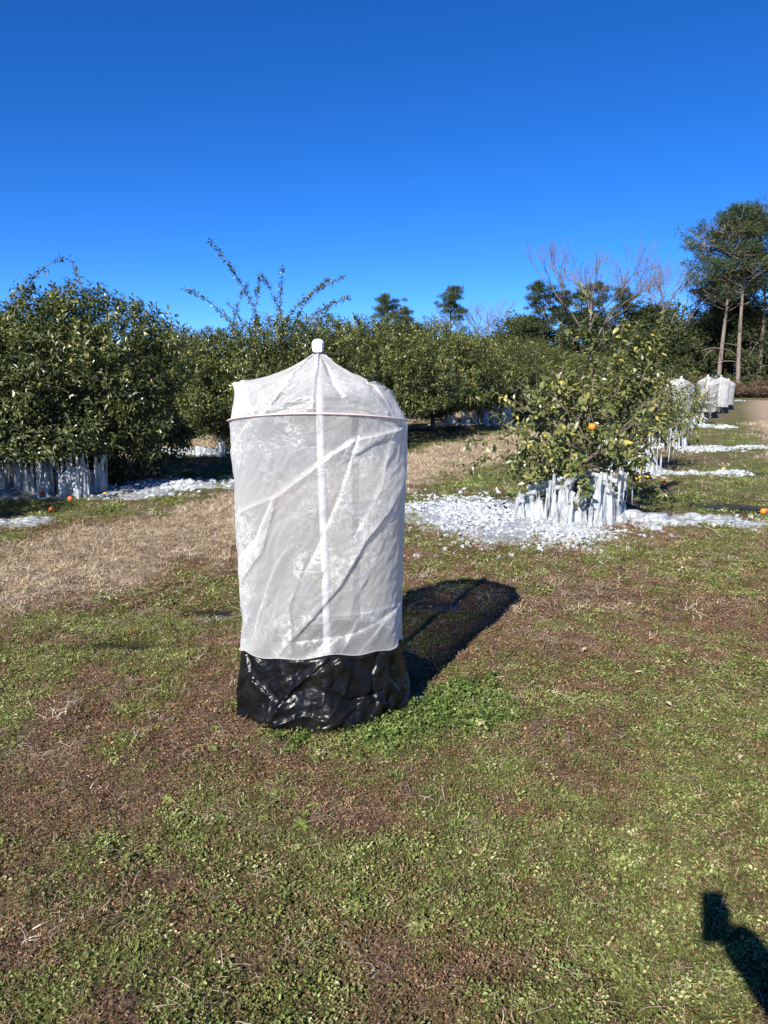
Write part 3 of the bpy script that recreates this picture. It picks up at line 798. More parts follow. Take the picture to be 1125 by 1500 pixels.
    # hem tape, hoop
    def loop_tube(name, Q, r, mat, sides=6):
        b_ = len(Q); T = norm(np.roll(Q, -1, 0) - np.roll(Q, 1, 0)); U = norm(np.cross(T, [0, 0, 1.0])); W = np.cross(U, T)
        ang = np.linspace(0, 2 * np.pi, sides, endpoint=False)
        V = Q[:, None] + r * (np.cos(ang)[None, :, None] * U[:, None] + np.sin(ang)[None, :, None] * W[:, None])
        i = np.arange(b_)[:, None] * sides; i2 = ((np.arange(b_) + 1) % b_)[:, None] * sides; j = np.arange(sides)[None]; k = (j + 1) % sides
        F = np.stack([i + j, i + k, i2 + k, i2 + j], -1).reshape(-1, 4)
        return link(name, mesh_np(name, V.reshape(-1, 3), F, True, None, [mat]), root)
    loop_tube('hem', hem_ring * np.array([1.006, 1.006, 1]), 0.003, M['net'])
    loop_tube('hoop', ring(120, 0.434, 0.370, hoop_z), 0.0038, M['hoop'], 8)
    # pole
    mb = MB(); mb.tube([(0.03, 0, -0.05), (0.02, 0, 0.6), (0.008, 0, 1.2), (0.0, 0, 1.74)], 0.021, 14); link('pole', mb.mesh('pole', mats=[M['pvc']]), root)
    # gathered knot and tie
    a = np.linspace(0, 2 * np.pi, 48, endpoint=False); pr = [(0.021, 1.725), (0.018, 1.735), (0.025, 1.745), (0.028, 1.765), (0.027, 1.782), (0.020, 1.795), (0.008, 1.80), (0.001, 1.797)]
    P4 = np.stack([np.stack([r * (1 + 0.10 * np.sin(a * 7 + z * 40) + 0.12 * np.sin(a * 3 + 1 + z * 20)) * np.cos(a), r * (1 + 0.10 * np.sin(a * 7 + z * 40) + 0.12 * np.sin(a * 3 + 1 + z * 20)) * np.sin(a), np.full(48, z)], -1) for r, z in pr])
    link('knot', sheet_mesh('knot', P4, [M['hem']]), root)
    mb = MB(); t = np.linspace(0, 2 * np.pi, 25); mb.tube(np.stack([0.0235 * np.cos(t), 0.0235 * np.sin(t), 1.737 + 0.003 * np.sin(t)], -1), 0.005, 6)
    mb.tube([(0.02, -0.008, 1.736), (0.07, -0.012, 1.735), (0.14, -0.01, 1.733)], 0.0013, 5)
    link('tie', mb.mesh('tie', mats=[M['band']]), root)
    # loose strap tied to the pole inside
    mb = MB()
    for pts in ([(-0.11, -0.20, 0.72), (-0.075, -0.16, 0.66), (-0.035, -0.09, 0.60), (-0.01, -0.03, 0.56)], [(-0.11, -0.20, 0.72), (-0.06, -0.12, 0.70), (0.0, -0.025, 0.675)]):
        mb.tube(pts, 0.008, 6)
    link('strap', mb.mesh('strap', mats=[M['pvc']]), root)
    return root

cover = make_cover(7)
cover.location = (CX, CY, float(gz(CX, CY)))
tag(cover, 'tall white net tree cover with black skirt standing alone in clover', 'tree cover')
far_proto = make_cover(23, 200)
for k, (u, v, s, lab) in enumerate([(26.2, -1.6, 1.04, 'white net cover half hidden behind the leafy young orange trees'),
                                    (37.5, -0.95, 1.08, 'white net cover standing past the last leafy young tree'),
                                    (43.5, -0.5, 1.06, 'white net cover peeping out beyond two other covers'),
                                    (49.5, -0.2, 1.04, 'white net cover at the woods end of the row')]):
    o = far_proto if k == 0 else copy_tree(far_proto)
    x, y = xy_of(u, v); o.location = (x, y, float(gz(x, y))); o.rotation_euler = (0.05 * math.sin(k * 3 + 1), 0.06 * math.cos(k * 2.3), 1.3 * k + 0.4); o.scale = (s * (1.1, 1.2, 1.05, 1.15)[k], s * 1.1, s * (0.98, 1.0, 1.03, 0.97)[k])
    tag(o, lab, 'tree cover', 'net tree covers along the young row')

# ------------------------------------------------------------------ citrus trees
def leaf_geo(P, D, Nn, L, Wd, curl, rng, fine=False):
    """folded pointed leaves: P base, D direction, Nn normal (n,3)"""
    D = norm(D); S = norm(np.cross(D, Nn)); Nn = np.cross(S, D)
    L = L[:, None]; Wd = Wd[:, None]; c = curl[:, None]
    if not fine:
        mid = P + D * L * 0.48 ; up = Nn * Wd * 0.45
        V = np.stack([P, mid + S * Wd + up, mid, mid - S * Wd + up, P + D * L - Nn * L * c], 1)
        f = np.array([[0, 1, 2], [0, 2, 3], [1, 4, 2], [2, 4, 3]])
    else:
        m1 = P + D * L * 0.3; m2 = P + D * L * 0.66 - Nn * L * c * 0.35; up = Nn * Wd * 0.5
        V = np.stack([P, m1 + S * Wd * 0.9 + up, m1, m1 - S * Wd * 0.9 + up, m2 + S * Wd * 0.85 + up * 0.8, m2, m2 - S * Wd * 0.85 + up * 0.8, P + D * L - Nn * L * c], 1)
        f = np.array([[0, 1, 2], [0, 2, 3], [1, 4, 5], [1, 5, 2], [2, 5, 6], [2, 6, 3], [4, 7, 5], [5, 7, 6]])
    n_, k = V.shape[:2]
    F = (np.arange(n_)[:, None, None] * k + f[None]).reshape(-1, 3)
    return V.reshape(-1, 3), F, k

def twig_leaves(rng, TP, TD, TL, nl_, L0, fine, tint0, ang=0.9):
    """leaves along twigs; returns verts, faces, tint and twig polylines"""
    n_ = len(TP)
    t = (np.arange(nl_)[None, :] + rng.uniform(0, 0.6, (n_, nl_))) / nl_ * 0.95 + 0.06
    side = norm(np.cross(TD, rng.normal(size=(n_, 3)))); side2 = np.cross(TD, side)
    phi = np.arange(nl_)[None, :] * 2.4 + rng.uniform(0, 6.28, (n_, 1))
    P = TP[:, None] + TD[:, None] * (TL[:, None, None] * t[..., None])
    rad = np.cos(phi)[..., None] * side[:, None] + np.sin(phi)[..., None] * side2[:, None]
    D = TD[:, None] * (1.1 - ang * 0.6) + rad * ang + rng.normal(size=P.shape) * 0.25 + np.array([0, 0, -0.18])
    Nn = norm(TD[:, None] * 0.7 - rad * 0.1 + np.array([0, 0, 0.9]) + rng.normal(size=P.shape) * 0.45)
    L = L0 * rng.uniform(0.6, 1.2, (n_, nl_)); W = L * rng.uniform(0.15, 0.23, (n_, nl_)) * (1.3 if fine else 1.0); cu = rng.uniform(-0.05, 0.35, (n_, nl_))
    V, F, k = leaf_geo(P.reshape(-1, 3), D.reshape(-1, 3), Nn.reshape(-1, 3), L.ravel(), W.ravel(), cu.ravel(), rng, fine)
    ti = np.clip(tint0[:, None] + rng.normal(size=(n_, nl_)) * 0.22, 0, 1)
    return V, F, np.repeat(ti.ravel(), k)

def shoot_pts(p0, d0, L, bendv, n_=14):
    P = [np.array(p0, float)]; d = norm(np.array(d0, float))
    for k in range(n_):
        d = norm(d + np.array(bendv) / n_); P.append(P[-1] + d * L / n_)
    return np.array(P)

def citrus(seed, rx, ry, z0, z1, ntw, L0=0.095, nl_=12, shoots=(), fine=False, mat='citrus', lumps=0.17, hollow=0.38, gap=0.45, wood_r=0.075, tint=0.4, nlimbs=7, zbias=0.35):
    rng = np.random.default_rng(seed)
    zc = z0 + (z1 - z0) * zbias
    d = norm(rng.normal(size=(int(ntw * 1.3), 3)))
    lump = 1 + lumps * noise(d[:, 0] * 2.0 + seed, d[:, 1] * 2.0, d[:, 2] * 2.0, seed) * 1.2 + lumps * 0.7 * noise(d[:, 0] * 4.5, d[:, 1] * 4.5, d[:, 2] * 4.5 + seed, seed + 1)
    depth = 1 - hollow * rng.uniform(size=len(d)) ** 2.2
    dens = noise(d[:, 0] * 3.4, d[:, 1] * 3.4, d[:, 2] * 3.4, seed + 5)
    keep = rng.uniform(size=len(d)) < np.clip(0.88 + gap * dens, 0.03, 1)
    d, lump, depth = d[keep], lump[keep], depth[keep]
    up = d[:, 2] > 0
    hz = np.where(up, z1 - zc, zc - z0)
    flat = np.where(up, 1.0, 1.0)
    k = lump * depth
    horiz = np.sqrt(np.maximum(1 - d[:, 2] ** 2, 1e-6))
    boost = np.where(up, 1.0, (1 - np.abs(d[:, 2]) ** 4) / horiz)
    P = np.stack([d[:, 0] * rx * k * boost, d[:, 1] * ry * k * boost, zc + d[:, 2] * hz * k], -1)
    TD = norm(d * np.array([1, 1, 0.6]) + np.stack([np.zeros(len(d)), np.zeros(len(d)), np.where(d[:, 2] > -0.1, 0.55, -0.55)], -1) + rng.normal(size=d.shape) * 0.45)
    TL = rng.uniform(0.16, 0.36, len(d)) * (L0 / 0.085)
    clump = noise(d[:, 0] * 5, d[:, 1] * 5, d[:, 2] * 5, seed + 9)
    t0 = np.clip(tint + 0.18 * clump + 0.08 * d[:, 2] + rng.normal(size=len(d)) * 0.08 + (rng.uniform(size=len(d)) < 0.025) * 0.5, 0, 1)
    V, F, T = twig_leaves(rng, P - TD * TL[:, None] * 0.5, TD, TL, nl_, L0, fine, t0)
    wood = MB(); twg = MB()
    # trunk and limbs
    th = z0 + 0.25
    wood.tube([(0, 0, -0.05), (0.02, 0.01, th * 0.5), (0, 0, th)], [wood_r * 1.25, wood_r, wood_r * 0.95], 8)
    for q in range(nlimbs):
        a = q / nlimbs * 6.283 + rng.uniform(-0.3, 0.3); el = rng.uniform(0.15, 1.3)
        e = np.array([math.cos(a) * math.cos(el) * rx * 0.8, math.sin(a) * math.cos(el) * ry * 0.8, th * 0.8 + math.sin(el) * (z1 - th) * 0.8])
        mid = e * np.array([0.45, 0.45, 0.62]) + rng.normal(size=3) * 0.06
        pts = np.array([(0, 0, th * 0.8), mid * 0.5 + np.array([0, 0, th * 0.45]), mid, (mid + e) / 2 + rng.normal(size=3) * 0.05, e])
        wood.tube(pts, [wood_r * 0.7, wood_r * 0.5, wood_r * 0.36, wood_r * 0.24, wood_r * 0.1], 6)
        for _ in range(5):
            s = pts[rng.integers(1, 4)]; e2 = s + norm(norm(e) + rng.normal(size=3) * 0.7) * rng.uniform(0.35, 0.75) * min(rx, 1.4)
            wood.tube([s, (s + e2) / 2 + rng.normal(size=3) * 0.04, e2], [wood_r * 0.25, wood_r * 0.16, wood_r * 0.06], 5, cap=False)
    # thin bare twigs near the shell
    for q in rng.choice(len(P), min(160, len(P)), replace=False):
        twg.tube([P[q] * np.array([0.8, 0.8, 1]) + np.array([0, 0, -0.1]), P[q], P[q] + TD[q] * TL[q] * 0.6], [0.006, 0.005, 0.003], 4, cap=False)
    Vs, Fs, Ts, nb = [V], [F], [T], len(V)
    for (p0, d0, Ls, bv, dens_) in shoots:
        Q = shoot_pts(p0, d0, Ls, bv)
        twg.tube(Q, np.linspace(0.013, 0.004, len(Q)), 5)
        tt = norm(np.gradient(Q, axis=0)); cnt = int(Ls * dens_)
        if cnt < 1: continue
        ix = np.sort(rng.uniform(0.5, len(Q) - 1.01, cnt)); i0 = ix.astype(int); fr = (ix - i0)[:, None]
        TPs = Q[i0] * (1 - fr) + Q[i0 + 1] * fr
        tl = np.full(cnt, 0.08)
        v_, f_, t_ = twig_leaves(rng, TPs, norm(tt[i0] + rng.normal(size=(cnt, 3)) * 0.35), tl, 3, L0 * 0.95, fine, np.full(cnt, tint + 0.08))
        Vs.append(v_); Fs.append(f_ + nb); Ts.append(t_); nb += len(v_)
    crown = mesh_np('crown', np.concatenate(Vs), np.concatenate(Fs), False, {'tint': np.concatenate(Ts)}, [M[mat]])
    return crown, wood.mesh('trunk', True, [M['bark']]), twg.mesh('twig_sprays', True, [M['bark']])

def rand_shoots(rng, n_, rx, z1, Lr, zf=0.8):
    out = []
    for _ in range(n_):
        a = rng.uniform(0, 6.283); r = rx * rng.uniform(0.05, 0.7)
        out.append(((r * math.cos(a), r * math.sin(a), z1 * zf - 0.25 * r), (math.cos(a) * 0.3, math.sin(a) * 0.3, 1), rng.uniform(*Lr), (math.cos(a) * 0.8, math.sin(a) * 0.8, -0.1), 34))
    return out

rs = np.random.default_rng(4)
TREES = []
TREES.append(citrus(101, 1.72, 1.85, 0.30, 2.85, 4500, lumps=0.22, shoots=rand_shoots(rs, 20, 1.8, 2.9, (0.35, 0.75)) + [((0.35, 0, 2.75), (0.05, 0, 1), 0.7, (-0.5, 0, 0), 24), ((-0.55, -0.2, 2.7), (0.2, 0, 1), 1.0, (0.9, 0, -0.4), 22)], zbias=0.36, tint=0.36))
tall = [((-0.25, 0.1, 2.3), (-0.12, 0, 1), 2.60, (-0.75, 0, 0.1), 38), ((0.0, 0.0, 2.35), (0.15, 0, 1), 2.15, (1.3, 0, -0.3), 38), ((0.3, 0, 2.35), (0.05, 0, 1), 1.70, (0.9, 0.1, -0.2), 38),
        ((0.45, 0, 2.35), (0.1, 0, 1), 1.65, (1.5, 0, -0.4), 40), ((-0.7, 0, 2.25), (-0.2, 0, 1), 1.90, (-1.1, 0, -0.3), 38), ((-0.95, 0, 2.15), (-0.1, 0, 1), 1.60, (0.6, 0, -0.1), 38),
        ((-0.45, 0, 2.35), (-0.1, 0.2, 1), 1.60, (0.3, 0, 0), 38), ((0.1, -0.2, 2.35), (0.0, 0.0, 1), 1.60, (0.1, 0, 0), 44), ((0.65, 0, 2.25), (0.3, 0, 1), 1.30, (0.5, 0, 0), 40), ((0.2, 0.3, 2.4), (-0.1, 0, 1), 1.50, (-0.4, 0, 0), 40)]
TREES.append(citrus(102, 2.05, 2.05, 0.32, 2.7, 4300, shoots=tall, zbias=0.4, tint=0.42))
TREES.append(citrus(103, 2.25, 2.2, 0.45, 3.45, 4300, shoots=rand_shoots(rs, 12, 1.9, 3.4, (0.5, 1.1)), zbias=0.4, tint=0.46))
TREES.append(citrus(104, 2.15, 2.2, 0.45, 3.3, 4300, shoots=rand_shoots(rs, 10, 1.9, 3.3, (0.4, 0.9)), zbias=0.4, tint=0.5))

def put_tree(pair, name, u, v, rz, s, label, cat='tree', group=None):
    x, y = xy_of(u, v)
    r = empty(name, (x, y, float(gz(x, y)) if math.hypot(x, y) < 60 else 0), rz); r.scale = (s, s, s * 1.0)
    link('crown', pair[0], r); link('trunk', pair[1], r); link('twig_sprays', pair[2], r)
    tag(r, label, cat, group)
    return r

V2 = -9.1
GR2 = 'mature citrus trees in the rows'
put_tree(TREES[3], 'citrus_tree', 2.9, V2 - 0.75, 0.7, 0.92, 'dark round citrus tree casting its shade over the icy ground beside the next tree', group=GR2)
put_tree(TREES[0], 'citrus_tree', 8.73, V2 - 0.3, 0.0, 1.0, 'dark round citrus tree with a full curtain of icicles under its skirt', group=GR2)
put_tree(TREES[1], 'citrus_tree', 14.3, V2, 0.0, 1.0, 'citrus tree with long leafy shoots arching high above its crown', group=GR2)
put_tree(TREES[2], 'citrus_tree', 19.2, V2 - 0.2, 1.1, 1.0, 'broad citrus tree standing behind the white net cover', group=GR2)
put_tree(TREES[3], 'citrus_tree', 24.0, V2, 2.4, 1.03, 'olive green citrus tree between the cover and the icy trunk', group=GR2)
put_tree(TREES[2], 'citrus_tree', 28.9, V2, 3.9, 1.0, 'citrus tree with white ice columns round its shaded trunk', group=GR2)
for k, u in enumerate((33.9, 38.8, 43.8, 48.8, 54, 59)):
    put_tree(TREES[(2, 3, 0, 2, 3, 2)[k]], 'citrus_tree', u, V2, 1.7 * k, 1.02, 'citrus tree merging into the far hedge of the bearing row', group='far citrus trees')
for r_, v in enumerate((-16.5, -23.9)):
    for k in range(9):
        put_tree(TREES[(k * 3 + r_) % 4], 'citrus_tree', 9.5 + k * 5.2 + r_ * 2, v, 2.1 * k + r_, 1.0, 'citrus tree in the rows hidden behind the bearing row', group='citrus trees of the back rows')

# young trees in the covered row
ysh = [((0.75, 0.1, 1.25), (0.25, 0, 1), 1.3, (0.1, 0, 0), 34), ((0.6, 0.0, 1.3), (0.4, 0, 1), 1.1, (-0.1, 0, 0.2), 36), ((0.45, 0.1, 1.4), (0.0, 0, 1), 0.9, (0.1, 0, 0), 34), ((0.15, 0, 1.5), (-0.05, 0, 1), 0.8, (-0.2, 0, 0), 26), ((0.75, 0.2, 1.4), (0.15, 0, 1), 0.85, (0.3, 0, 0), 30), ((0.35, -0.2, 1.5), (0.1, 0, 1), 0.75, (0.4, 0, 0), 30), ((-0.2, 0, 1.45), (-0.15, 0, 1), 0.55, (0.3, 0, 0), 22),
       ((-0.45, -0.1, 1.3), (-0.5, 0, 0.8), 0.5, (0, 0, -0.6), 26), ((0.7, 0, 1.3), (0.7, 0, 0.8), 0.6, (0, 0, -0.3), 26),
       ((-0.3, -0.25, 0.62), (-0.9, -0.3, 0.15), 0.55, (0, 0, -1.2), 24), ((0.35, -0.3, 0.6), (0.9, -0.3, 0.2), 0.75, (0, 0, -1.4), 26), ((0.5, 0.1, 1.0), (1, 0, 0.5), 0.6, (0, 0, -0.5), 26)]
for k in range(16):
    a = k * 0.393 + rs.uniform(-0.15, 0.15); r = rs.uniform(0.3, 0.5)
    ysh.append(((r * math.cos(a), r * math.sin(a), rs.uniform(0.75, 0.95)), (math.cos(a), math.sin(a), 0.1), rs.uniform(0.35, 0.6), (0, 0, -1.9), 26))
YA = citrus(201, 0.98, 0.9, 0.42, 2.15, 430, 0.095, 8, ysh, True, 'young', 0.5, 0.75, 1.8, 0.05, 0.44, 7, 0.42)
YB = citrus(202, 0.95, 0.95, 0.5, 2.1, 480, 0.095, 8, rand_shoots(rs, 5, 0.8, 1.9, (0.4, 0.8)), True, 'young', 0.5, 0.75, 1.8, 0.05, 0.44, 7, 0.42)
young1 = put_tree(YA, 'young_orange_tree', 9.15, -1.62, 0.0, 1.0, 'sparse young orange tree with one orange hanging, ice piled at its foot', group='young orange trees')
put_tree(YB, 'young_orange_tree', 14.4, -1.55, 1.0, 0.86, 'young orange tree sheathed in ice with windfall oranges beside it', group='young orange trees')
put_tree(YA, 'young_orange_tree', 20.0, -1.5, 2.6, 0.78, 'young orange tree with icy lower branches in front of a white cover', group='young orange trees')
put_tree(YB, 'young_orange_tree', 31.8, -1.3, 4.0, 0.75, 'young orange tree standing between two white covers', group='young orange trees')

# ------------------------------------------------------------------ oranges
m, n, l, out = new_mat('orange_peel')
tc = N(n, 'ShaderNodeTexCoord'); vo = N(n, 'ShaderNodeTexNoise', Scale=120.0, Detail=2.0); l.new(tc.outputs['Object'], vo.inputs['Vector'])
oi = N(n, 'ShaderNodeObjectInfo'); r = ramp(n, [(0, (0.72, 0.10, 0.02)), (0.5, (0.80, 0.19, 0.015)), (1, (0.86, 0.30, 0.02))]); l.new(oi.outputs['Random'], r.inputs[0])
p = N(n, 'ShaderNodeBsdfPrincipled', Roughness=0.4); b = N(n, 'ShaderNodeBump', Strength=0.3, Distance=0.002); l.new(vo.outputs['Fac'], b.inputs['Height']); l.new(b.outputs[0], p.inputs['Normal'])
l.new(r.outputs[0], p.inputs['Base Color']); l.new(p.outputs[0], out.inputs[0]); M['orange'] = m
def orange_mesh():
    a = np.linspace(0, 2 * np.pi, 20, endpoint=False); t = np.linspace(0.02, np.pi - 0.02, 14)
    rr_ = 0.04 * (1 - 0.10 * np.exp(-(t / 0.25) ** 2) - 0.06 * np.exp(-((np.pi - t) / 0.2) ** 2))
    P = np.stack([np.stack([rr_[i] * np.sin(t[i]) * np.cos(a), rr_[i] * np.sin(t[i]) * np.sin(a), np.full(20, rr_[i] * np.cos(t[i]) * 0.95)], -1) for i in range(14)])
    return sheet_mesh('orange', P[::-1], [M['orange']])
om = orange_mesh()
mb = MB(); mb.tube([(0, 0, 0.033), (0.002, 0, 0.045), (0.004, 0.002, 0.06)], [0.003, 0.0025, 0.002], 6); a5 = np.arange(5) * 1.2566
mb.add(np.concatenate([np.stack([0.008 * np.cos(a5), 0.008 * np.sin(a5), np.full(5, 0.036)], -1), [[0, 0, 0.039]]]), [[i, (i + 1) % 5, 5] for i in range(5)])
calyx = mb.mesh('stalk', mats=[M['bark']])
def px_ground(px, py):
    """where the photograph's ground point lies on the field"""
    a, b = (px - 562.5) / 1100, (py - 750) / 1100
    s, c = math.sin(R(9.8)), math.cos(R(9.8)); t = EYE / (s + c * b)
    return a * t, (c - s * b) * t
ofr = link('orange', om, young1); ofr.location = (-0.06, -0.80, 1.14); ofr.rotation_euler = (0.2, 0.1, 0)
link('stalk', calyx, ofr)
mb = MB(); mb.tube([(-0.056, -0.798, 1.195), (-0.04, -0.6, 1.33), (0.0, -0.3, 1.3), (0.0, 0, 1.0)], [0.003, 0.005, 0.009, 0.014], 6); link('fruit_branch', mb.mesh('fruit_branch', mats=[M['bark']]), young1)
rng = np.random.default_rng(9)
for px, py, lab in [(1118, 751, 'red orange fruit lying beside the meltwater pool on the grass'), (972, 712, 'yellow orange fruit lying on open grass past the ice'),
                    (938, 693, 'windfall orange among fallen fruit below the iced young tree'), (948, 698, 'windfall orange among fallen fruit below the iced young tree'), (955, 690, 'windfall orange among fallen fruit below the iced young tree'), (932, 702, 'windfall orange among fallen fruit below the iced young tree'),
                    (1060, 688, 'small red fruit alone on the grass between two ice streaks'),
                    (62, 726, 'fallen orange in the deep shade of the dark citrus tree'), (103, 732, 'fallen orange in the deep shade of the dark citrus tree'), (76, 746, 'fallen orange in the deep shade of the dark citrus tree'), (16, 712, 'fallen orange in the deep shade of the dark citrus tree'), (154, 724, 'fallen orange lying against the icicles of the dark citrus tree')]:
    x, y = px_ground(px, py)
    o = link('fallen_orange', om, None, (x, y, float(gz(x, y)) + 0.036)); o.rotation_euler = tuple(rng.uniform(0, 3, 3)); link('stalk', calyx, o)
    tag(o, lab, 'orange', 'windfall oranges')

V_, F_, _k = leaf_geo(np.zeros((1, 3)), np.array([[1.0, 0, 0]]), np.array([[0, 0, 1.0]]), np.array([0.07]), np.array([0.017]), np.array([0.15]), rng, True)
M['pale_leaf'] = plain('pale_dead_leaf', (0.42, 0.32, 0.21), 0.7, 0.3)
lm = mesh_np('fallen_leaf', V_, F_, True, None, [M['pale_leaf']])
for px, py in [(775, 1000), (1000, 972), (1010, 1030), (1048, 1066), (975, 1036), (930, 990), (1088, 1125), (1012, 790), (700, 1075), (860, 960)]:
    x, y = px_ground(px, py); o = link('fallen_leaf', lm, None, (x, y, float(gz(x, y)) + 0.03)); o.rotation_euler = (rng.uniform(-0.4, 0.4), rng.uniform(-0.3, 0.1), rng.uniform(0, 6.28)); k_ = rng.uniform(0.5, 0.9); o.scale = (k_, k_, k_)
    tag(o, 'curled pale dead leaf lying on the weeds', 'leaf', 'pale dead leaves on the weeds')

# ------------------------------------------------------------------ ice
m, n, l, out = new_mat('cloudy_ice')
tc = N(n, 'ShaderNodeTexCoord'); geo = N(n, 'ShaderNodeNewGeometry')
mpi = N(n, 'ShaderNodeMapping'); mpi.inputs['Scale'].default_value = (1, 1, 0.22); l.new(geo.outputs['Position'], mpi.inputs[0])
nz = N(n, 'ShaderNodeTexNoise', Scale=24.0, Detail=5.0, Roughness=0.65); l.new(mpi.outputs[0], nz.inputs['Vector'])
gl = N(n, 'ShaderNodeBsdfPrincipled', Roughness=0.08, IOR=1.31); gl.inputs['Transmission Weight'].default_value = 1.0; gl.inputs['Base Color'].default_value = (0.93, 0.97, 1, 1)
wh = N(n, 'ShaderNodeBsdfPrincipled', Roughness=0.22, IOR=1.31); wh.inputs['Base Color'].default_value = (0.80, 0.84, 0.87, 1)
tr = N(n, 'ShaderNodeBsdfTranslucent'); tr.inputs[0].default_value = (0.82, 0.88, 0.92, 1)
wt = N(n, 'ShaderNodeMixShader'); wt.inputs[0].default_value = 0.35; l.new(wh.outputs[0], wt.inputs[1]); l.new(tr.outputs[0], wt.inputs[2])
fr = N(n, 'ShaderNodeMapRange'); fr.inputs['From Min'].default_value = 0.3; fr.inputs['From Max'].default_value = 0.65; fr.inputs['To Min'].default_value = 0.15; fr.inputs['To Max'].default_value = 0.8
l.new(nz.outputs['Fac'], fr.inputs[0])
mx = N(n, 'ShaderNodeMixShader'); l.new(fr.outputs[0], mx.inputs[0]); l.new(gl.outputs[0], mx.inputs[1]); l.new(wt.outputs[0], mx.inputs[2])
b = N(n, 'ShaderNodeBump', Strength=0.4, Distance=0.012); l.new(nz.outputs['Fac'], b.inputs['Height']); l.new(b.outputs[0], gl.inputs['Normal']); l.new(b.outputs[0], wh.inputs['Normal'])
l.new(mx.outputs[0], out.inputs[0]); M['ice'] = m
M['clear_ice'] = m.copy(); M['clear_ice'].name = 'clear_ice'
for q in M['clear_ice'].node_tree.nodes:
    if q.type == 'MAP_RANGE': q.inputs['To Min'].default_value = 0.25; q.inputs['To Max'].default_value = 0.88

def icicle_mesh(seed, column):
    rng = np.random.default_rng(seed); ns, nr = 12, 16
    t = np.linspace(0, 1, nr); a = np.linspace(0, 2 * np.pi, ns, endpoint=False)
    if column: rad = 0.055 * (0.75 + 0.6 * (1 - t) ** 4 - 0.62 * t ** 5 + 0.12 * rng.normal(size=nr).cumsum() * 0.3)
    else: rad = 0.042 * t ** 0.75 * (1 + 0.12 * np.sin(t * 26 + seed)) + 0.002
    P = []
    cx = np.cumsum(rng.normal(size=nr)) * 0.004; cy = np.cumsum(rng.normal(size=nr)) * 0.004
    for i in range(nr):
        rr_ = max(rad[i], 0.004) * (1 + 0.28 * noise(np.cos(a) * 1.6 + seed, np.sin(a) * 1.6, t[i] * 2.0, seed) + 0.1 * noise(np.cos(a) * 4, np.sin(a) * 4, t[i] * 9, seed))
        P.append(np.stack([cx[i] + rr_ * np.cos(a), cy[i] + rr_ * np.sin(a), np.full(ns, t[i])], -1))
    P = np.array(P)
    P = np.concatenate([P, np.repeat(P[-1:].mean(1, keepdims=True), ns, 1) + np.array([0, 0, 0.02])])
    return sheet_mesh('icicle', P, [M['ice']])
COLS = [icicle_mesh(300 + k, True) for k in range(6)]
HANG = [icicle_mesh(320 + k, False) for k in range(5)]

def rock(seed, r=1.0, sub=1, flat=0.7, sharp=0.35):
    bm = bmesh.new(); bmesh.ops.create_icosphere(bm, subdivisions=sub, radius=r)
    V = np.array([v.co[:] for v in bm.verts]); F = np.array([[v.index for v in f.verts] for f in bm.faces]); bm.free()
    V = V * (1 + sharp * noise(V[:, 0] * 1.7 / r + seed * 3, V[:, 1] * 1.7 / r, V[:, 2] * 1.7 / r, seed))[:, None]
    V[:, 2] *= flat
    return mesh_np('ice_chunk', V, F, sharp < 0.3, {'lv': np.zeros(len(V))}, [M['ice' if sub == 3 else 'clear_ice']])
ice_c = proto_collection('ice_chunk', [rock(400 + k, 1.0, 1, (0.4, 0.6, 0.9, 0.5)[k % 4], 0.85) for k in range(8)])
LUMP = [rock(430 + k, 1.0, 3, 0.55, 0.28) for k in range(3)]

def ice_wall(seed, a0, a1, rad, h0, h1):
    """fluted frozen sheet hanging to the ground along an arc"""
    rng = np.random.default_rng(seed)
    na = max(24, int(abs(a1 - a0) * rad * 1.4)); nz_ = 10
    an = np.radians(np.linspace(a0, a1, na)); arc = an * rad
    top = h0 + (h1 - h0) * (0.5 + 0.5 * noise(arc * 6, arc * 0 + seed, seed=seed)) + 0.09 * noise(arc * 24, arc * 0, seed=seed + 1)
    top = np.clip(top * sstep(0, 0.12, np.linspace(0, 1, na)) ** 0.5 * sstep(0, 0.12, np.linspace(1, 0, na)) ** 0.5, 0.03, 2)
    fl = 0.06 * np.abs(noise(arc * 11, arc * 0 + 3, seed=seed + 2)) + 0.03 * np.abs(noise(arc * 27, arc * 0 + 5, seed=seed + 3))
    rows = []
    for q, t in list(enumerate(np.linspace(0, 1, nz_))) + [(99, 1.0)] + [(k, t) for k, t in enumerate(np.linspace(1, 0, 4))]:
        back = len(rows) > nz_
        rr_ = rad + (fl * (1.3 - 0.8 * t) + 0.02 * noise(arc * 9, arc * 0 + t * 3, seed=seed + 4)) * (1 if not back else -0.15) - (0.035 if back else 0) - 0.03 * t ** 2
        rows.append(np.stack([rr_ * np.sin(an), -rr_ * np.cos(an), top * t * (1.0 if t < 1 or q == 99 else 0.985) - 0.02], -1))
    P = np.array(rows); a_, b_ = P.shape[:2]
    i = np.arange(a_ - 1)[:, None] * b_; j = np.arange(b_ - 1)[None, :]
    F = np.stack([i + j, i + j + 1, i + b_ + j + 1, i + b_ + j], -1).reshape(-1, 4)
    return mesh_np('ice_wall', P.reshape(-1, 3), F, True, None, [M['ice']])

def ice_branch(rng, a, rad, z0, z1):
    mb = MB(); e = np.array([rad * math.sin(a), -rad * math.cos(a), z1]); k = np.linspace(0, 1, 14)[:, None]
    Q = np.array([0, 0, z0]) * (1 - k) + e * k + np.array([0, 0, 0.03]) * np.sin(k * 3.14) + np.cumsum(rng.normal(size=(14, 3)), 0) * 0.008
    mb.tube(Q, 0.02 + 0.012 * rng.uniform(size=14) + 0.012 * np.sin(np.arange(14) * 1.9 + a) ** 2, 8)
    return mb.mesh('iced_branch', True, [M['ice']])

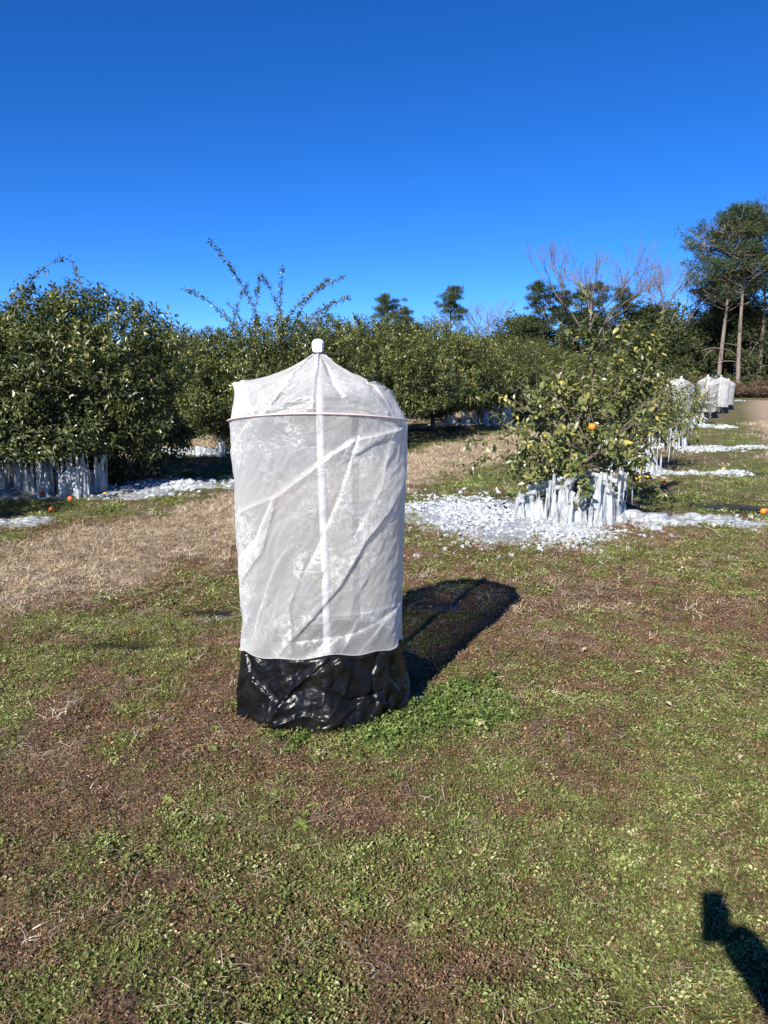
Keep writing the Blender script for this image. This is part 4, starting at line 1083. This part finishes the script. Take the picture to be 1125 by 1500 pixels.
def curtain(name, cxy, label, arcs, seed, group='icicle curtains under the trees'):
    """arcs: (a0, a1, radius, count, hmin, hmax, column) angles from -y towards +x"""
    rng = np.random.default_rng(seed)
    z = float(gz(*cxy)); root = empty(name, (cxy[0], cxy[1], z))
    for q, (a0, a1, rad, cnt, h0, h1, colm) in enumerate(arcs):
        if colm:
            nseg = max(1, int(round((a1 - a0) * rad / 26)))
            for g_ in range(nseg):
                b0 = a0 + (a1 - a0) * g_ / nseg; wd = (a1 - a0) / nseg * rng.uniform(0.5, 0.95)
                link('ice_wall', ice_wall(seed * 31 + q * 7 + g_, b0, b0 + wd, rad * rng.uniform(0.85, 1.08), h0 * 0.6, h1 * rng.uniform(0.7, 1.15)), root)
            for _ in range(max(2, cnt // 6)):
                link('iced_branch', ice_branch(rng, R(rng.uniform(a0, a1)), rad * 1.02, h1 * 0.85, h0 * rng.uniform(0.8, 1.1)), root)
        cnt = max(3, int(cnt * (0.55 if colm else 1.6)))
        for k in range(cnt):
            a = R(a0 + (a1 - a0) * (k + rng.uniform(0.1, 0.9)) / cnt); r = rad * rng.uniform(0.86, 1.1)
            h = rng.uniform(h0, h1); s = rng.uniform(0.3, 0.75)
            o = link('icicle', (COLS if colm else HANG)[rng.integers(0, 5)], root)
            if colm: h *= rng.uniform(0.6, 0.95)
            if colm: o.location = (r * math.sin(a), -r * math.cos(a), -0.02); o.scale = (s, s, h)
            else:
                hl = h * rng.uniform(0.3, 0.7); o.location = (r * math.sin(a), -r * math.cos(a), h - hl); o.scale = (s * 0.7, s * 0.7, hl)
            o.rotation_euler = (rng.normal() * 0.04, rng.normal() * 0.04, rng.uniform(0, 6))
    tag(root, label, 'ice', group)
    return root

def rubble(name, label, pts_list, seed):
    """pts_list: (cx, cy, rx, ry, rot, count, size0, size1, heap)"""
    rng = np.random.default_rng(seed); PP, SS = [], []
    for cx, cy, rx, ry, rot, cnt, s0, s1, heap in pts_list:
        a = rng.uniform(0, 6.283, cnt); q = np.abs(rng.normal(size=cnt)) * 0.5
        rag = 1 + 0.4 * noise(np.cos(a) * 2.3 + cx, np.sin(a) * 2.3 + cy, seed=seed)
        dx, dy = np.cos(a) * q * rx * rag, np.sin(a) * q * ry * rag
        x = cx + dx * math.cos(rot) - dy * math.sin(rot); y = cy + dx * math.sin(rot) + dy * math.cos(rot)
        s = s0 + (s1 - s0) * rng.uniform(0, 1, cnt) ** 2.5
        zz = gz(x, y) + s * 0.2 + heap * np.clip(1 - q, 0, 1) * rng.uniform(0, 1, cnt)
        PP.append(np.stack([x, y, zz], -1)); SS.append(s)
    P = np.concatenate(PP); S = np.concatenate(SS); n_ = len(P)
    scatter(name, label, 'ice', ice_c, P, rng.uniform(-0.6, 0.6, (n_, 3)) * np.array([1, 1, 8]), S, rng.integers(0, 8, n_), np.full(n_, 0.5))

def sheet_ice(name, cx, cy, rx, ry, rot, seed, label):
    a = np.linspace(0, 2 * np.pi, 120, endpoint=False); q = np.linspace(0.03, 1, 34)
    rag = 1 + 0.35 * noise(np.cos(a) * 2.2 + seed, np.sin(a) * 2.2, seed=seed) + 0.15 * noise(np.cos(a) * 7, np.sin(a) * 7, seed=seed + 1)
    P = []
    for qq in q:
        dx, dy = np.cos(a) * qq * rx * rag, np.sin(a) * qq * ry * rag
        x = cx + dx * math.cos(rot) - dy * math.sin(rot); y = cy + dx * math.sin(rot) + dy * math.cos(rot)
        zz = gz(x, y) + 0.05 * (1 - qq ** 3) - 0.014 + (0.035 * np.abs(noise(x * 7, y * 7, seed=seed)) + 0.02 * np.abs(noise(x * 19, y * 19, seed=seed))) * (1 - qq ** 2)
        P.append(np.stack([x, y, zz], -1))
    o = link(name, sheet_mesh(name, np.array(P)[::-1], [M['ice']]))
    tag(o, label, 'ice', 'ice sheets on the grass')
    return o

x1, y1 = young1.location[:2]
curtain('icicle_curtain', (x1, y1), 'row of thick white ice columns under the young tree with the hanging orange', [(-80, 45, 0.6, 17, 0.4, 0.56, True), (-60, 55, 0.46, 11, 0.44, 0.6, True), (-105, -65, 0.66, 6, 0.28, 0.42, True), (-60, 80, 0.66, 10, 0.42, 0.66, False), (40, 100, 0.5, 5, 0.35, 0.55, True)], 1)
x2, y2 = xy_of(14.4, -1.55)
curtain('icicle_curtain', (x2, y2), 'broken white icicles clinging to the young tree beside fallen oranges', [(-90, 60, 0.6, 12, 0.3, 0.6, True), (-90, 90, 0.7, 14, 0.45, 0.8, False)], 2)
x3, y3 = xy_of(20.0, -1.5)
curtain('icicle_curtain', (x3, y3), 'jumble of white icicles on the young tree before a net cover', [(-90, 90, 0.6, 14, 0.3, 0.55, True), (-90, 90, 0.65, 12, 0.45, 0.7, False)], 3)
x4, y4 = xy_of(31.8, -1.3)
curtain('icicle_curtain', (x4, y4), 'icicles on the young tree between two white covers', [(-90, 90, 0.5, 10, 0.25, 0.5, True)], 4)
xl, yl = xy_of(8.78, V2 - 0.12)
curtain('icicle_curtain', (xl, yl), 'long grey white icicle wall under the dark round citrus tree', [(-56, 26, 1.25, 30, 0.66, 0.9, True), (-64, 44, 1.0, 24, 0.66, 0.95, True), (-54, 34, 1.34, 22, 0.5, 0.7, False)], 5)
xm, ym = xy_of(28.9, V2)
curtain('icicle_curtain', (xm, ym), 'white ice columns in the shade round a far citrus trunk', [(-60, 60, 1.65, 22, 0.5, 0.8, True), (-60, 60, 1.4, 8, 0.5, 0.8, False)], 6)
xn, yn = xy_of(14.3, V2)
curtain('icicle_curtain', (xn, yn), 'icicles in the shade under the citrus tree with tall shoots', [(-80, 60, 1.2, 18, 0.45, 0.7, True)], 7)

sheet_ice('ice_sheet', 1.4, 8.75, 1.2, 1.35, 0.3, 1, 'white slushy ice sheet spread before the ice columns of the young tree')
sheet_ice('ice_sheet', 3.6, 8.7, 1.0, 0.35, -0.05, 2, 'thin grey ice sheet reaching over the grass past the ice lumps')
sheet_ice('ice_sheet', -3.7, 11.6, 1.5, 1.0, 0.3, 3, 'grey crushed ice sheet in the shade of the dark round citrus tree')
sheet_ice('ice_sheet', -5.2, 11.0, 0.9, 0.6, 0.3, 4, 'white ice crust at the foot of the long icicle wall')
sheet_ice('ice_sheet', -4.35, 8.6, 0.42, 0.3, 0.3, 5, 'small round ice patch on grass by the straw strip')
sheet_ice('ice_sheet', xm + 0.3, ym - 1.1, 2.0, 0.8, 0.1, 6, 'white ice spread under the far citrus trunk')
sheet_ice('ice_sheet', -3.9, 17.6, 1.5, 0.8, 0.2, 7, 'pale ice spread under the citrus tree with tall shoots')
rubble('ice_rubble', 'glittering white crushed ice heaped before the young tree with the hanging orange',
       [(1.15, 8.9, 1.1, 1.3, 0.2, 7500, 0.008, 0.036, 0.11), (1.95, 8.0, 0.8, 0.8, 0, 3600, 0.008, 0.032, 0.05), (2.6, 8.75, 0.6, 0.2, 0, 500, 0.012, 0.05, 0.06), (3.7, 8.7, 1.2, 0.35, 0, 420, 0.01, 0.04, 0.0)], 1)
rubble('ice_rubble', 'crushed grey ice lying in the shade of the dark round citrus tree',
       [(-3.6, 11.6, 1.4, 0.9, 0.3, 1700, 0.015, 0.07, 0.05), (-5.1, 10.9, 0.9, 0.5, 0.3, 500, 0.015, 0.05, 0.05), (-4.3, 17.6, 2.2, 1.1, 0.2, 900, 0.02, 0.08, 0.06), (xm, ym - 1.0, 2.0, 0.8, 0.1, 700, 0.02, 0.08, 0.1)], 2)
rb = []; rng = np.random.default_rng(31)
for px, py, rx, ry, cnt in [(1010, 691, 0.9, 0.32, 700), (1050, 692, 0.7, 0.18, 300), (1030, 658, 1.1, 0.6, 800), (1095, 657, 0.8, 0.3, 350), (1040, 627, 1.4, 0.5, 400), (1060, 598, 1.2, 0.8, 260), (1068, 587, 1.4, 1.0, 200), (930, 690, 0.7, 0.4, 500)]:
    x, y = px_ground(px, py)
    for _ in range(3):
        rb.append((x + rx * rng.uniform(-0.6, 0.7), y + ry * rng.uniform(-0.9, 0.9), rx * rng.uniform(0.3, 0.7), ry * rng.uniform(0.4, 0.9), rng.uniform(-0.15, 0.15), cnt // 2, 0.012, 0.05 if y < 20 else 0.09, 0.06 * rng.uniform(0.3, 1)))
rubble('ice_rubble', 'white streaks of crushed ice crossing the grass beside the covered row', rb, 3)
rng = np.random.default_rng(2)
for px, py, s in [(905, 762, 0.16), (925, 760, 0.2), (945, 763, 0.2), (965, 764, 0.17), (985, 768, 0.11), (1000, 770, 0.06), (958, 772, 0.1), (1058, 770, 0.05), (1105, 775, 0.05)]:
    x, y = px_ground(px, py)
    o = link('ice_lump', LUMP[rng.integers(0, 3)], None, (x, y, float(gz(x, y)) + s * 0.15), rng.uniform(0, 6)); o.scale = (s, s * 0.8, s * rng.uniform(0.7, 1))
    tag(o, 'smooth rounded white ice lump beside the ice columns', 'ice', 'smooth ice lumps')

# ------------------------------------------------------------------ woods
def needle_faces(rng, C, rad, cnt, L, W, tint):
    """cnt thin triangles round each centre C"""
    n_ = len(C)
    off = norm(rng.normal(size=(n_, cnt, 3))) * rng.uniform(0.2, 1, (n_, cnt, 1)) ** 0.6 * rad[:, None, None] * np.array([1, 1, 0.6])
    P = C[:, None] + off
    D = norm(norm(off) + np.array([0, 0, 0.35]) + rng.normal(size=P.shape) * 0.6)
    S = norm(np.cross(D, rng.normal(size=P.shape)))
    l_ = (L * rng.uniform(0.6, 1.3, (n_, cnt)))[..., None]; w_ = (W * rng.uniform(0.6, 1.3, (n_, cnt)))[..., None]
    V = np.stack([P - S * w_, P + S * w_, P + D * l_ + S * w_ * 0.3, P + D * l_ - S * w_ * 0.3], 2).reshape(-1, 3)
    F = np.arange(len(V)).reshape(-1, 4)
    T = np.repeat(np.clip(tint[:, None] + rng.normal(size=(n_, cnt)) * 0.12, 0, 1).ravel(), 4)
    return V, F, T

def pine(seed, h, cr, crown0=0.5, r0=0.26, limbs=26, lean=0.03, brown=0.0, clumps=5, dens_=55):
    rng = np.random.default_rng(seed); wood = MB(); C, rad, ti = [], [], []
    la = rng.uniform(0, 6.28)
    tz = np.linspace(0, 1, 14)
    trunk = np.stack([np.cos(la) * lean * h * tz ** 1.5 + 0.12 * np.sin(tz * 6 + seed), np.sin(la) * lean * h * tz ** 1.5 + 0.1 * np.cos(tz * 5 + seed), tz * h - 0.3], -1)
    wood.tube(trunk, r0 * (1 - 0.85 * tz ** 1.2), 9)
    for q in range(limbs):
        f = crown0 + (0.99 - crown0) * (q + rng.uniform(0, 1)) / limbs
        i = min(int(f * 13), 12); p0 = trunk[i] + (trunk[i + 1] - trunk[i]) * (f * 13 - i)
        a = q * 2.4 + rng.uniform(-0.5, 0.5); g = (f - crown0) / (1 - crown0)
        L = cr * (0.55 + 0.6 * math.sin(math.pi * min(1, 0.25 + 0.75 * g)) ) * rng.uniform(0.55, 1.15) * (1 - 0.45 * g ** 3)
        d = np.array([math.cos(a), math.sin(a), rng.uniform(-0.05, 0.45) + 0.5 * g])
        Q = shoot_pts(p0, d, L, (rng.normal() * 0.5, rng.normal() * 0.5, rng.uniform(0.1, 0.6)), 6)
        wood.tube(Q, np.linspace(r0 * 0.32 * (1 - 0.6 * g), 0.02, 7), 5, cap=False)
        bare = rng.uniform() < 0.12
        for c in range(clumps):
            s = Q[rng.integers(3, 7)]; e = s + np.array([rng.normal() * 0.6, rng.normal() * 0.6, rng.uniform(0.0, 0.6)]) * cr * 0.28
            wood.tube([s, e], [0.03, 0.012], 4, cap=False)
            if not bare: C.append(e); rad.append(rng.uniform(0.35, 0.75) * cr * 0.27); ti.append(0.95 if rng.uniform() < brown and a % 6.28 > 2.4 and a % 6.28 < 4 else rng.uniform(0.25, 0.6))
    for q in range(7):      # dead lower limbs
        f = rng.uniform(0.25, crown0); i = int(f * 13); a = rng.uniform(0, 6.28)
        Q = shoot_pts(trunk[i], (math.cos(a), math.sin(a), 0.3), rng.uniform(0.5, 1) * cr * 0.7, (rng.normal() * 0.7, rng.normal() * 0.7, rng.normal() * 0.7), 5)
        wood.tube(Q, np.linspace(0.07, 0.02, 6), 5, cap=False)
    V, F, T = needle_faces(rng, np.array(C), np.array(rad), dens_, 0.34, 0.035, np.array(ti))
    return mesh_np('crown', V, F, False, {'tint': T}, [M['needle']]), wood.mesh('trunk', True, [M['pine_bark']])

def broad(seed, h, cr, z0, n_=170, mat='scrub', cnt=60, r0=0.2, L=0.26, W=0.08):
    rng = np.random.default_rng(seed); wood = MB()
    wood.tube([(0, 0, -0.2), (0.1, 0, h * 0.3), (-0.05, 0.1, h * 0.55), (0, 0, h * 0.85)], [r0, r0 * 0.75, r0 * 0.5, r0 * 0.1], 7)
    d = norm(rng.normal(size=(n_, 3))); k = (1 + 0.35 * noise(d[:, 0] * 2 + seed, d[:, 1] * 2, d[:, 2] * 2, seed)) * rng.uniform(0.35, 1, n_) ** 0.5
    zc = (h + z0) / 2
    C = np.stack([d[:, 0] * cr * k, d[:, 1] * cr * k, zc + d[:, 2] * (h - z0) / 2 * k], -1)
    for q in range(14):
        e = C[q] * 0.85 + np.array([0, 0, zc * 0.12]); s = np.array([0, 0, h * rng.uniform(0.2, 0.5)])
        wood.tube([s, (s + e) / 2 + rng.normal(size=3) * 0.2, e], [r0 * 0.4, r0 * 0.22, 0.02], 5, cap=False)
    V, F, T = needle_faces(rng, C, rng.uniform(0.25, 0.5, n_) * cr * 0.75, cnt, L, W, rng.uniform(0.15, 0.75, n_))
    return mesh_np('crown', V, F, False, {'tint': T}, [M[mat]]), wood.mesh('trunk', True, [M['grey_bark']])

def bare(seed, h, spread, depth=5, r0=0.2, clear=0.4):
    rng = np.random.default_rng(seed); tw = MB(); tr_ = MB()
    def grow(p, d, L, r, lev):
        Q = shoot_pts(p, d, L, (rng.normal() * 0.35, rng.normal() * 0.35, 0.25 + rng.normal() * 0.2), 4)
        (tr_ if lev < 2 else tw).tube(Q, np.linspace(r, r * 0.62, 5), 6 if lev < 2 else 4, cap=False)
        if lev >= depth: return
        for _ in range(3 if lev else 4):
            dd = norm(norm(Q[-1] - Q[-2]) + norm(rng.normal(size=3)) * spread); grow(Q[rng.integers(3, 5)], dd, L * rng.uniform(0.58, 0.8), r * 0.57, lev + 1)
    grow(np.array([0, 0, -0.2]), np.array([0.03, 0.02, 1]), h * clear, r0, 0)
    return tw.mesh('crown', True, [M['grey_bark']]), tr_.mesh('trunk', True, [M['grey_bark']])

def put_far(pair, name, px, dist, s, rz, label, cat='tree', group=None):
    x = (px - 562.5) / 1100 * dist * 1.005
    r = empty(name, (x, dist, 0), rz); r.scale = (s, s, s)
    link('crown', pair[0], r); link('trunk', pair[1], r); tag(r, label, cat, group); return r

PA = pine(501, 18.0, 5.4, 0.52, 0.27, 40, 0.02, 0.35, 7, 58); PB = pine(502, 19.0, 4.8, 0.60, 0.26, 38, 0.04, 0, 7, 58); PC = pine(503, 13.5, 2.6, 0.55, 0.24, 24, 0.02); PD = pine(504, 15.0, 2.6, 0.68, 0.26, 22, 0.03)
BA, BB = bare(511, 17.0, 0.5, 6, 0.27, 0.40), bare(512, 16.0, 0.58, 6, 0.27, 0.38)
SA, SB, SC = broad(521, 9.5, 3.6, 0.8), broad(522, 7.5, 3.4, 0.3), broad(523, 11.5, 3.4, 2.5)
BR = broad(531, 1.9, 1.5, 0.0, 90, 'brush', 50, 0.05, 0.22, 0.03); SH = broad(532, 2.8, 1.7, 0.1, 90, 'scrub', 50, 0.06, 0.2, 0.06)
for px, dist, pr, s, rz, lab in [(1044, 82, PA, 0.97, 0.3, 'tall pine with browning needles on its outstretched upper limb'), (1072, 80, PB, 0.95, 2.0, 'tallest pine with a curved trunk and rounded top'), (1100, 84, PC, 1.15, 1.0, 'shorter straight pine beside the tall pair'),
                                 (1024, 88, PC, 0.98, 3.0, 'dark pine leaning by the tall pair'), (1062, 92, PD, 0.95, 4.0, 'slender pine standing in the shade behind the tall pair'), (1140, 82, PB, 0.72, 4.4, 'pine cut by the picture edge beside the tall pair'),
                                 (655, 104, PD, 0.93, 0.5, 'lone flat topped pine rising above the citrus hedge'), (568, 100, PC, 0.92, 2.2, 'loose pine rising over the hedge behind the cover'), (585, 106, PC, 0.86, 5.0, 'thin spired pine beside the loose pine'),
                                 (788, 96, PC, 1.0, 1.7, 'pine with pale forked limbs above the hedge'), (812, 97, PD, 0.84, 0.9, 'round crowned pine next to the forked pine'), (850, 96, PC, 1.0, 4.1, 'pine half hidden by a bare tree'), (905, 92, PD, 0.82, 3.3, 'straight trunked pine between the bare trees')]:
    put_far(pr, 'pine_tree', px, dist, s, rz, lab, 'pine tree', 'pines of the far woods')
put_far(BA, 'bare_tree', 858, 92, 1.0, 0.0, 'bare grey tree with an upright fan of twigs', 'bare tree', 'leafless trees of the woods')
put_far(BB, 'bare_tree', 952, 88, 1.0, 1.0, 'broad bare tree with reddish twigs above the young orange trees', 'bare tree', 'leafless trees of the woods')
put_far(BB, 'bare_tree', 722, 104, 0.8, 2.2, 'small pale bare tree above the citrus hedge', 'bare tree', 'leafless trees of the woods')
put_far(BA, 'bare_tree', 900, 95, 0.92, 3.1, 'thin bare tree behind the other bare trees', 'bare tree', 'leafless trees of the woods')
put_far(BA, 'bare_tree', 690, 108, 0.72, 4.1, 'low grey bare tree beside the lone pine', 'bare tree', 'leafless trees of the woods')
rng = np.random.default_rng(77)
for k in range(46):
    px = 500 + (k % 23) * 29 + rng.uniform(-10, 10); back = k // 23
    dist = 104 - 17 * sstep(560, 1100, px) + back * 9 + rng.uniform(-2, 3)
    pr = (SA, SB, SC, SA)[rng.integers(0, 4)]
    put_far(pr, 'woodland_tree', px, float(dist), float(rng.uniform(0.8, 1.1)) * (1.0 if px > 985 else 0.95 if px > 740 else 0.84), float(rng.uniform(0, 6)), 'dark leafy evergreen tree filling the edge of the woods', 'tree', 'evergreen trees of the wood edge')
for k in range(16):
    px = 960 + k * 12.5 + rng.uniform(-4, 4)
    put_far((BR, SH, BR)[k % 3], 'brush_shrub', px, float(84 - 3 * sstep(960, 1150, px) - 2 + rng.uniform(-1, 1)), float(rng.uniform(0.8, 1.15)), float(rng.uniform(0, 6)), 'low tangled shrub along the foot of the pines', 'shrub', 'shrubs at the wood edge')

# ------------------------------------------------------------------ the photographer, standing behind the lens
def skin_body(name, verts, edges, radii, mat, parent, root=0, sub=2):
    me = bpy.data.meshes.new(name); me.from_pydata(verts, edges, []); me.materials.append(mat)
    o = link(name, me, parent)
    md = o.modifiers.new('skin', 'SKIN'); md.use_smooth_shade = True
    for i, r in enumerate(radii):
        me.skin_vertices[0].data[i].radius = r if isinstance(r, tuple) else (r, r)
        me.skin_vertices[0].data[i].use_root = (i == root)
    sd = o.modifiers.new('sub', 'SUBSURF'); sd.levels = sub; sd.render_levels = sub
    return o
M['cloth'] = plain('dark_jacket', (0.05, 0.06, 0.09), 0.85, 0.2, (40, 0.3, 0.005))
M['phone'] = plain('phone_glass', (0.02, 0.02, 0.022), 0.15)
M['skin'] = plain('skin_tone', (0.55, 0.36, 0.27), 0.5, 0.35)
M['hair'] = plain('dark_hair', (0.035, 0.025, 0.018), 0.6)
man = empty('person', (0.52, -0.52, 0.0))
bx, by = man.location[0], man.location[1]
def loc(p): return (p[0] - bx, p[1] - by, p[2])
hand = (0.045, -0.045, 1.53)
PX = 0.52
jts = [loc(p) for p in [(PX, -0.52, 0.95), (PX, -0.53, 1.15), (PX, -0.54, 1.36), (PX, -0.52, 1.50), (PX, -0.49, 1.58), (PX, -0.48, 1.68), (PX, -0.47, 1.755),
       (PX - 0.17, -0.53, 1.40), (0.27, -0.27, 1.22), (0.15, -0.105, 1.40), hand,
       (PX + 0.17, -0.54, 1.40), (PX + 0.23, -0.53, 1.12), (PX + 0.22, -0.46, 0.86), (PX + 0.22, -0.44, 0.78),
       (PX - 0.10, -0.52, 0.88), (PX - 0.11, -0.50, 0.48), (PX - 0.11, -0.53, 0.08), (PX - 0.12, -0.40, 0.035),
       (PX + 0.10, -0.52, 0.88), (PX + 0.12, -0.50, 0.48), (PX + 0.13, -0.53, 0.08), (PX + 0.15, -0.40, 0.035)]]
eds = [(0, 1), (1, 2), (2, 3), (3, 4), (4, 5), (5, 6), (2, 7), (7, 8), (8, 9), (9, 10), (2, 11), (11, 12), (12, 13), (13, 14), (0, 15), (15, 16), (16, 17), (17, 18), (0, 19), (19, 20), (20, 21), (21, 22)]
rad = [(0.16, 0.12), (0.15, 0.11), (0.17, 0.12), 0.06, (0.075, 0.09), (0.085, 0.10), (0.06, 0.075), 0.085, 0.072, 0.066, 0.058, 0.075, 0.052, 0.04, 0.036, 0.095, 0.065, 0.045, (0.045, 0.035), 0.095, 0.065, 0.045, (0.045, 0.035)]
skin_body('body', jts, eds, rad, M['cloth'], man)
hx, hy, hz_ = loc(hand)
for q in range(4):      # fingers round the phone's edge and a thumb on the near side
    zq = hz_ + 0.045 - q * 0.022
    skin_body('finger', [(hx + 0.012, hy + 0.0, zq - 0.005), (hx + 0.0, hy + 0.04, zq), (hx - 0.02, hy + 0.052, zq + 0.003), (hx - 0.045, hy + 0.05, zq + 0.003)], [(0, 1), (1, 2), (2, 3)], [0.010, 0.009, 0.0085, 0.007], M['skin'], man, 0, 1)
skin_body('thumb', [(hx + 0.01, hy - 0.01, hz_ - 0.03), (hx - 0.01, hy + 0.0, hz_ + 0.01), (hx - 0.03, hy + 0.012, hz_ + 0.045)], [(0, 1), (1, 2)], [0.012, 0.011, 0.008], M['skin'], man, 0, 1)
bm = bmesh.new(); bmesh.ops.create_icosphere(bm, subdivisions=3, radius=0.105)
for v in bm.verts:
    if v.co.y > 0.03 and v.co.z < 0.05: v.co *= 0.86
    v.co.z *= 1.05
me = bpy.data.meshes.new('hair'); bm.to_mesh(me); bm.free(); me.materials.append(M['hair'])
link('hair', me, man, loc((PX, -0.50, 1.695)))
tag(man, 'photographer in dark clothes holding up a phone, seen as a shadow on the grass', 'person')
bm = bmesh.new(); bmesh.ops.create_cube(bm, size=1.0)
bmesh.ops.scale(bm, vec=(0.076, 0.008, 0.155), verts=bm.verts); bmesh.ops.bevel(bm, geom=list(bm.edges), offset=0.003, segments=2, affect='EDGES')
me = bpy.data.meshes.new('phone'); bm.to_mesh(me); bm.free(); me.materials.append(M['phone'])
ph = link('phone', me, None, (0.012, -0.022, 1.545)); ph.rotation_euler = (R(-9.8), 0, 0)
tag(ph, 'dark phone held upright by the photographer, its shadow on the grass', 'phone')
